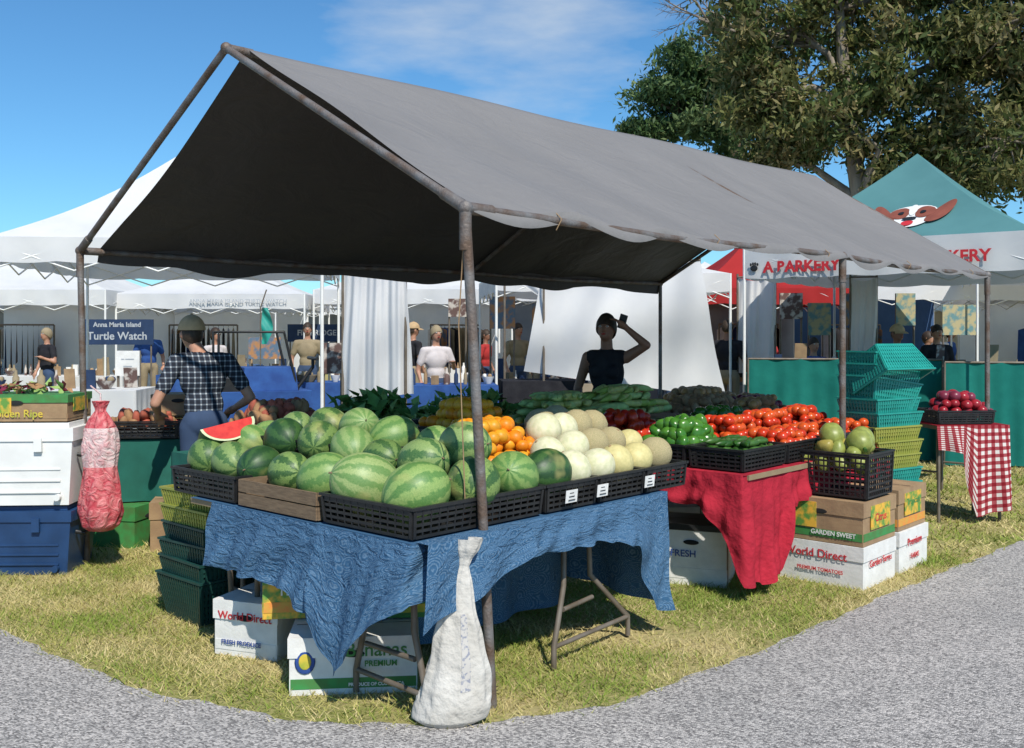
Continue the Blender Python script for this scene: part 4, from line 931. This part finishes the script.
for nm,x,y,h,f,mt,ar,al,hr in (
  ('woman_shopper',-1.05,13.8,1.68,.5,['skin','pink_cl','denim','khaki','black_pl'],dn,du,'long'),
  ('man_shopper',3.15,14.6,1.78,2.6,['skin_d','black_cl','khaki','hair','black_pl'],dn,dl,'short'),
  ('woman_shopper',4.25,16.9,1.66,-.4,['skin','red_cl','denim','hair','black_pl'],dn,dl,'long'),
  ('man_shopper',4.1,13.6,1.52,.2,['skin','blue_cl','khaki','hair','black_pl'],dn,dl,'short'),
  ('man_shopper',5.35,13.9,1.68,.4,['skin_d','red_cl','denim','hair','black_pl'],dn,dl,'cap'),
  ('woman_shopper',6.2,14.6,1.70,.1,['skin','black_cl','denim','hair','black_pl'],dn,dl,'bun'),
  ('woman_shopper',7.9,18.6,1.70,.1,['skin','pink_cl','denim','hair','black_pl'],dn,dl,'short'),
  ('man_shopper',-6.9,19.0,1.75,.6,['skin','blue_cl','khaki','hair','black_pl'],dn,dl,'short'),
  ('man_shopper',.1,17.5,1.75,.6,['skin','khaki','denim','hair','black_pl'],dn,dl,'short'),
  ('woman_shopper',-4.9,16.5,1.66,1.0,['skin','pink_cl','denim','hair','black_pl'],dn,dl,'long'),
  ('man_shopper',-1.7,17.2,1.74,2.2,['skin','black_cl','khaki','hair','black_pl'],dn,du,'cap'),
  ('woman_shopper',-.5,19.0,1.64,1.2,['skin_d','red_cl','denim','hair','black_pl'],dn,dl,'bun'),
  ('man_shopper',-3.6,17.6,1.76,.2,['skin','khaki','denim','hair','black_pl'],dn,dl,'short'),
  ('woman_shopper',-8.0,17.2,1.66,-.6,['skin','black_cl','denim','khaki','black_pl'],dn,du,'long'),
  ('man_shopper',-9.8,21.5,1.78,.3,['skin','blue_cl','khaki','hair','black_pl'],dn,dl,'short'),
  ('woman_shopper',8.9,20.3,1.68,.9,['skin','blue_cl','denim','hair','black_pl'],dn,dl,'long'),
  ('man_shopper',2.7,17.6,1.74,-.9,['skin_d','pink_cl','denim','hair','black_pl'],dn,du,'short'),
  ('woman_shopper',6.9,16.6,1.60,.9,['skin','khaki','denim','hair','black_pl'],dn,dl,'long')):
    person(nm,x,y,h,f,mt,ar,al,voxel=.016,hair=hr)
for i,(x,y,mt) in enumerate(((-8.2,18.3,'white_fab'),(-5.4,18.9,'blue_cl'),(-2.0,19.3,'white_fab'),(6.8,18.6,'black_cl'),(9.8,18.2,'white_fab'),(2.0,20.5,'red_cl'),(5.0,25.5,'blue_cl'),(10,28.5,'teal_cloth'),(-9,29.5,'white_fab'),(-3,26.5,'blue_cl'),(-11.8,22,'wall_grey'),(.2,15.6,'wall_tan'),(-7.4,24.5,'wall_blue'),(.4,24,'wall_grey'),(12.5,24,'wall_blue'))):
    wtable('draped_table',x,y,2.4,.7,.8,.0,mt,.9); goods(x,y,.806,2.2,20,20+i)
# clothes rails and shelving in the stalls behind
for i,(x,y) in enumerate(((-10.2,20.6),(-3.2,21.6),(-1.2,21.4),(1.2,23),(7.2,21.2),(-6.6,21.4),(4.6,19.4),(10.9,20.6),(-12.8,25.6),(2.9,23.2))):
    mb=MB()
    for sx in (-.7,.7): mb.tube([(sx,0,0),(sx,0,1.75)],.018,0,6); mb.tube([(sx,-.25,.03),(sx,.25,.03)],.016,0,6)
    mb.tube([(-.7,0,1.75),(.7,0,1.75)],.018,0,6)
    rr=random.Random(i)
    for k in range(13):
        px=-.62+k*.103; h=rr.uniform(.6,1.05); mi=1+rr.randrange(5)
        mb.tube([(px,0,1.75),(px,0,1.70)],.005,0,4)
        mb.add([V((px-.01,-.20,1.64)),V((px,0,1.70)),V((px+.01,.20,1.64)),V((px+.03,.23,1.64-h)),V((px-.02,0,1.60-h)),V((px-.03,-.23,1.64-h))],[(0,1,4,5),(1,2,3,4)],mi)
    mb.obj('clothes_rail',['grey_metal','pink_cl','blue_cl','poster_a','black_cl','khaki'],mat=Matrix.Translation((x,y,0))@Matrix.Rotation(.5+.3*math.sin(i),4,'Z'))
# ------------------------------------------------------------------ trees
def leafmat(n,c1,c2): return pmat(n,c1,c2,1.1,.6,spec=.3,transl=.3,lo=.3,hi=.7)
def tree(name,base,trunk_pts,trunk_r,crowns,leaf,mats,bark,nleaf,seed,squash=.6):
    rnd=np.random.RandomState(seed); mb=MB(); base=V(base)
    tp=[base+V(p) for p in trunk_pts]; mb.tube(tp,trunk_r,0,10)
    cl=[]
    for (cx,cy,cz,rx,ry,rz,n) in crowns:
        cc=base+V((cx,cy,cz)); i=min(range(len(tp)),key=lambda k:(tp[k]-cc).length+abs(tp[k].z-(cc.z-2))*1.0); st=tp[i]
        md=lerp(st,cc,.5)+V((rnd.normal(0,.3),rnd.normal(0,.3),.2)); mb.tube([st,md,cc],[trunk_r[i]*.6,.09,.05],0,7)
        for k in range(n):
            u=rnd.normal(size=3); u/=np.linalg.norm(u); q=rnd.uniform(.35,1)**.6
            p=cc+V((u[0]*rx*q,u[1]*ry*q,u[2]*rz*q)); cl.append((p,rnd.uniform(.28,.7)))
            if k%2==0:
                m2=lerp(cc,p,.5)+V((rnd.normal(0,.2),rnd.normal(0,.2),-.1)); mb.tube([lerp(md,cc,rnd.rand()),m2,p],[.035,.022,.008],0,5)
    o=mb.obj(name,[bark])
    vs=[];mis=[]
    for p,r in cl:
        n=int(nleaf*rnd.uniform(.5,1.3)); c=rnd.normal(size=(n,3))*np.array([r,r,r*squash])*.55+np.array(p)
        c[:,2]-=np.abs(rnd.normal(size=n))*.15
        a=rnd.normal(size=(n,3)); a[:,2]-=.6; a/=np.linalg.norm(a,axis=1)[:,None]; b=np.cross(a,rnd.normal(size=(n,3))); b/=np.linalg.norm(b,axis=1)[:,None]
        s=leaf*rnd.uniform(.6,1.4,(n,1)); 
        vs.append(np.stack([c-a*s,c+b*s*.32,c+a*s,c-b*s*.32],1).reshape(-1,3))
        base_m=rnd.choice(len(mats),p=[.45,.33,.22]); mis.append(np.where(rnd.rand(n)<.7,base_m,rnd.randint(0,len(mats),n)))
    fast('foliage',np.concatenate(vs),4,mats,o,np.concatenate(mis).astype(np.int32)); return o
M['bark']=pmat('bark',(.16,.12,.09),(.09,.07,.05),6,.9,.8,20,stretch=(1,1,.2))
M['bark2']=pmat('pale_bark',(.28,.24,.19),(.17,.14,.11),6,.9,.6,14,stretch=(1,1,.2))
lm1=[leafmat('leaf_olive',(.14,.155,.045),(.19,.18,.065)),leafmat('leaf_green',(.07,.105,.028),(.10,.13,.035)),leafmat('leaf_tan',(.28,.23,.10),(.20,.175,.075))]
lm2=[leafmat('pine_dark',(.05,.10,.035),(.06,.12,.045)),leafmat('pine_mid',(.08,.15,.045),(.10,.16,.05)),leafmat('pine_light',(.14,.21,.08),(.15,.20,.08))]
tree('eucalyptus_tree',(9.2,26,0),[(0,0,0),(.1,0,2.5),(-.1,.1,5),(-.5,0,7.5),(-.7,0,10),(-.6,0,13)],[.32,.28,.24,.18,.12,.05],
 [(-2.4,0,9.8,1.6,1.6,1.5,34),(-1.0,.3,12,2,2,1.7,34),(.4,-.5,8.6,1.7,1.6,1.6,36),(2.6,0,7.6,1.6,1.8,1.5,34),(2.4,.3,10.6,1.9,1.8,1.8,40),(4.8,0,9.4,1.8,1.8,1.9,34),(-1.2,-.5,7.1,1.4,1.3,.9,26),(4.9,0,6.6,1.4,1.5,1.1,22),(-3.3,0,11.4,1.2,1.4,1.2,20),(.7,0,6.3,1.1,1.2,.8,16),(-2.6,.3,7.9,1.2,1.2,.9,24),(-2.2,.5,6.5,1.0,1.1,.6,16),(-.1,.6,10.2,1.5,1.4,1.2,26),(2.2,.2,6.2,1.1,1.2,.7,16)],
 .115,lm1,'bark2',175,3)
tree('eucalyptus_tree',(12.6,24,0),[(0,0,0),(.1,0,3),(0,.1,6),(.3,0,9),(.3,0,12)],[.28,.24,.2,.14,.05],
 [(-.8,0,6.2,1.5,1.5,1.2,30),(1.0,0,7.4,1.7,1.6,1.5,26),(-.6,0,9.0,1.6,1.5,1.4,30),(.8,0,10.6,1.6,1.5,1.4,20),(-1.4,0,11.2,1.3,1.3,1.2,16)],.115,lm1,'bark2',160,9)
tree('pine_tree',(7.6,33,0),[(0,0,0),(0,0,4),(-.2,0,8),(-.1,0,12),(0,0,16)],[.3,.26,.2,.12,.04],
 [(-2.2,0,8.8,1.9,1.6,1.1,40),(-.6,0,9.0,1.8,1.6,1.6,34),(-1.8,0,10.3,1.3,1.3,.9,24),(.8,0,8.2,1.8,1.6,1.2,24),(-.3,0,11.6,1.1,1.2,.9,14),(2.4,0,10,1.8,1.6,1.6,20)],.12,lm2,'bark',190,5,.45)
mb=MB()
def br(p,d,l,r,dep):
    q=p+d*l; m_=lerp(p,q,.5)+V((random.gauss(0,.05),0,random.gauss(0,.05)))*l; mb.tube([p,m_,q],[r,r*.8,r*.55],0,5)
    if dep:
        for k in range(3):
            nd=(d+V((random.gauss(0,.45),random.gauss(0,.3),random.gauss(0,.45)))).normalized(); br(lerp(p,q,random.uniform(.4,1)),nd,l*.62,r*.55,dep-1)
mb.tube([V((8.5,30,0)),V((8.3,30,6)),V((7.6,30,10)),V((7.2,30,12.2))],[.22,.18,.12,.08],0,8)
br(V((7.5,30,10.4)),V((-.95,0,.3)),2.0,.07,4); br(V((7.3,30,11.2)),V((-.8,0,.5)),1.9,.07,4); br(V((7.3,30,11.4)),V((-.3,0,1)),2.0,.06,3)
mb.obj('bare_tree',['bark2'])
def belt(name,segs,y,h0,n,seed,mats):
    rnd=np.random.RandomState(seed); vs=[];mi=[]
    for i in range(n):
        x0,x1=segs[rnd.randint(len(segs))]; x=rnd.uniform(x0,x1); hh=h0*(.6+.4*math.sin(x*.35+seed)+.3*rnd.rand()); z=rnd.uniform(.2,1)*hh; m=90
        c=rnd.normal(size=(m,3))*np.array([.9,.8,.5])+np.array([x,y+rnd.uniform(-2,2),z]); c[:,2]=np.abs(c[:,2])
        a=rnd.normal(size=(m,3)); a/=np.linalg.norm(a,axis=1)[:,None]; b=np.cross(a,rnd.normal(size=(m,3))); b/=np.linalg.norm(b,axis=1)[:,None]
        s=.3*rnd.uniform(.6,1.4,(m,1)); vs.append(np.stack([c-a*s,c+b*s*.5,c+a*s,c-b*s*.5],1).reshape(-1,3)); mi.append(np.full(m,rnd.randint(0,3)))
    fast(name,np.concatenate(vs),4,mats,None,np.concatenate(mi).astype(np.int32))
belt('distant_trees',[(-60,-34),(-22,-12),(-6,2),(22,36),(44,60)],85,2.2,220,2,lm2)
def palm(x,y,h):
    mb=MB(); mb.tube([(x,y,0),(x+.1,y,h*.5),(x,y,h)],[.16,.13,.11],0,9)
    for k in range(22):
        an=k*2.4; up=random.uniform(-.2,.9); L=random.uniform(1.5,2)
        pts=[V((x,y,h))+V((math.cos(an),math.sin(an),0))*L*t+V((0,0,up*L*t-1.1*L*t*t*.8)) for t in [i/7 for i in range(8)]]
        mb.tube(pts,[.02]*7+[.005],1,4)
        for i in range(1,8):
            for sd in (-1,1):
                for kk in range(3):
                    b=lerp(pts[i-1],pts[i],kk/3); pr=V((-math.sin(an),math.cos(an),-.4))*sd; pr.z=-.4
                    tip=b+pr*.45*(1-i/11)+V((math.cos(an),math.sin(an),0))*.2; w=V((math.cos(an),math.sin(an),0))*.035
                    mb.add([b-w,b+w,tip],[(0,1,2)],1)
    mb.obj('palm_tree',['bark2','leaf'])
palm(-11.6,42,4.3); palm(-13.0,50,4.3); palm(-22,50,4.5); palm(-2,56,4.6); palm(5,58,4.4)
def cottage(x,y,w,wall):
    mb=MB(); mb.box((0,0,1.5),(w,5,3.0),0); n=int(w/2.2)
    for i in range(n):
        cx=-w/2+1.3+2.1*i
        if i==n-1: mb.box((cx,-2.52,1.05),(.9,.05,2.05),3)
        else: mb.box((cx,-2.52,1.7),(1.0,.06,1.1),2); mb.box((cx,-2.54,1.1),(1.15,.1,.06),0)
    h=w/2+.4
    vs=[(-h,-2.9,3.003),(h,-2.9,3.003),(h,2.9,3.003),(-h,2.9,3.003),(-h+2,0,4.2),(h-2,0,4.2)]
    mb.add(vs,[(0,1,5,4),(1,2,5),(2,3,4,5),(3,0,4),(3,2,1,0)],1)
    mb.obj('pale_cottage',[wall,'roofg','glass','white'],mat=Matrix.Translation((x,y,0)))
M['paleb']=pmat('pale_stucco',(.45,.52,.55),rough=.9); M['roofg']=pmat('roof_grey',(.3,.3,.31),rough=.8); M['glass']=pmat('window_glass',(.03,.05,.06),rough=.1,spec=.8)
cottage(-16,58,9,'paleb')
# ------------------------------------------------------------------ light
sc.world=bpy.data.worlds.new('World'); w=sc.world; w.use_nodes=True; nt=w.node_tree; N=nt.nodes; L=nt.links
bg=N['Background']; sky=N.new('ShaderNodeTexSky'); sky.sky_type='NISHITA'; sky.sun_disc=False
el=math.radians(48); sv=V((.36,-.93,0)).normalized()
sky.sun_elevation=el; sky.sun_rotation=math.atan2(sv.x,sv.y); sky.air_density=1.0; sky.dust_density=.15; sky.ozone_density=3
tc=N.new('ShaderNodeTexCoord'); mp=N.new('ShaderNodeMapping'); mp.inputs['Scale'].default_value=(2.2,2.2,7.5); L.new(tc.outputs['Generated'],mp.inputs[0])
nz=N.new('ShaderNodeTexNoise'); nz.inputs['Scale'].default_value=2.0; nz.inputs['Detail'].default_value=9; nz.inputs['Roughness'].default_value=.55; L.new(mp.outputs[0],nz.inputs['Vector'])
dt=N.new('ShaderNodeVectorMath'); dt.operation='DISTANCE'; L.new(tc.outputs['Generated'],dt.inputs[0]); dt.inputs[1].default_value=V((.05,.93,.33)).normalized()
bias=math_n(nt,'MULTIPLY',math_n(nt,'SUBTRACT',.20,dt.outputs['Value']),1.3)
bias=math_n(nt,'MAXIMUM',bias,-.12)
rp=N.new('ShaderNodeValToRGB'); rp.color_ramp.elements[0].position=.56; rp.color_ramp.elements[1].position=.84
L.new(math_n(nt,'ADD',nz.outputs['Fac'],bias),rp.inputs[0])
tint=mixc(nt,1.0,sky.outputs[0],(.74,1.28,1.58),'MULTIPLY')
col=mixc(nt,math_n(nt,'MULTIPLY',rp.outputs[0],.6),tint,(7.6,8.4,9.2))
L.new(col,bg.inputs[0]); bg.inputs[1].default_value=.086
sl=bpy.data.lights.new('sun','SUN'); sl.energy=5.0; sl.angle=math.radians(.5); sl.color=(1,.95,.85)
so=bpy.data.objects.new('sun',sl); sc.collection.objects.link(so)
sd=V((sv.x*math.cos(el),sv.y*math.cos(el),math.sin(el))); so.rotation_euler=sd.to_track_quat('Z','Y').to_euler(); so.location=(5,-10,20)
sc.view_settings.view_transform='Standard'; sc.view_settings.look='None'; sc.view_settings.exposure=0
# ------------------------------------------------------------------ camera
cd=bpy.data.cameras.new('camera'); cd.sensor_width=36; cd.lens=36*1000/1024; cd.clip_end=3000; cd.shift_y=-42/1024
co=bpy.data.objects.new('camera',cd); sc.collection.objects.link(co); co.location=(0,0,1.6); co.rotation_euler=(math.radians(90),0,0); sc.camera=co
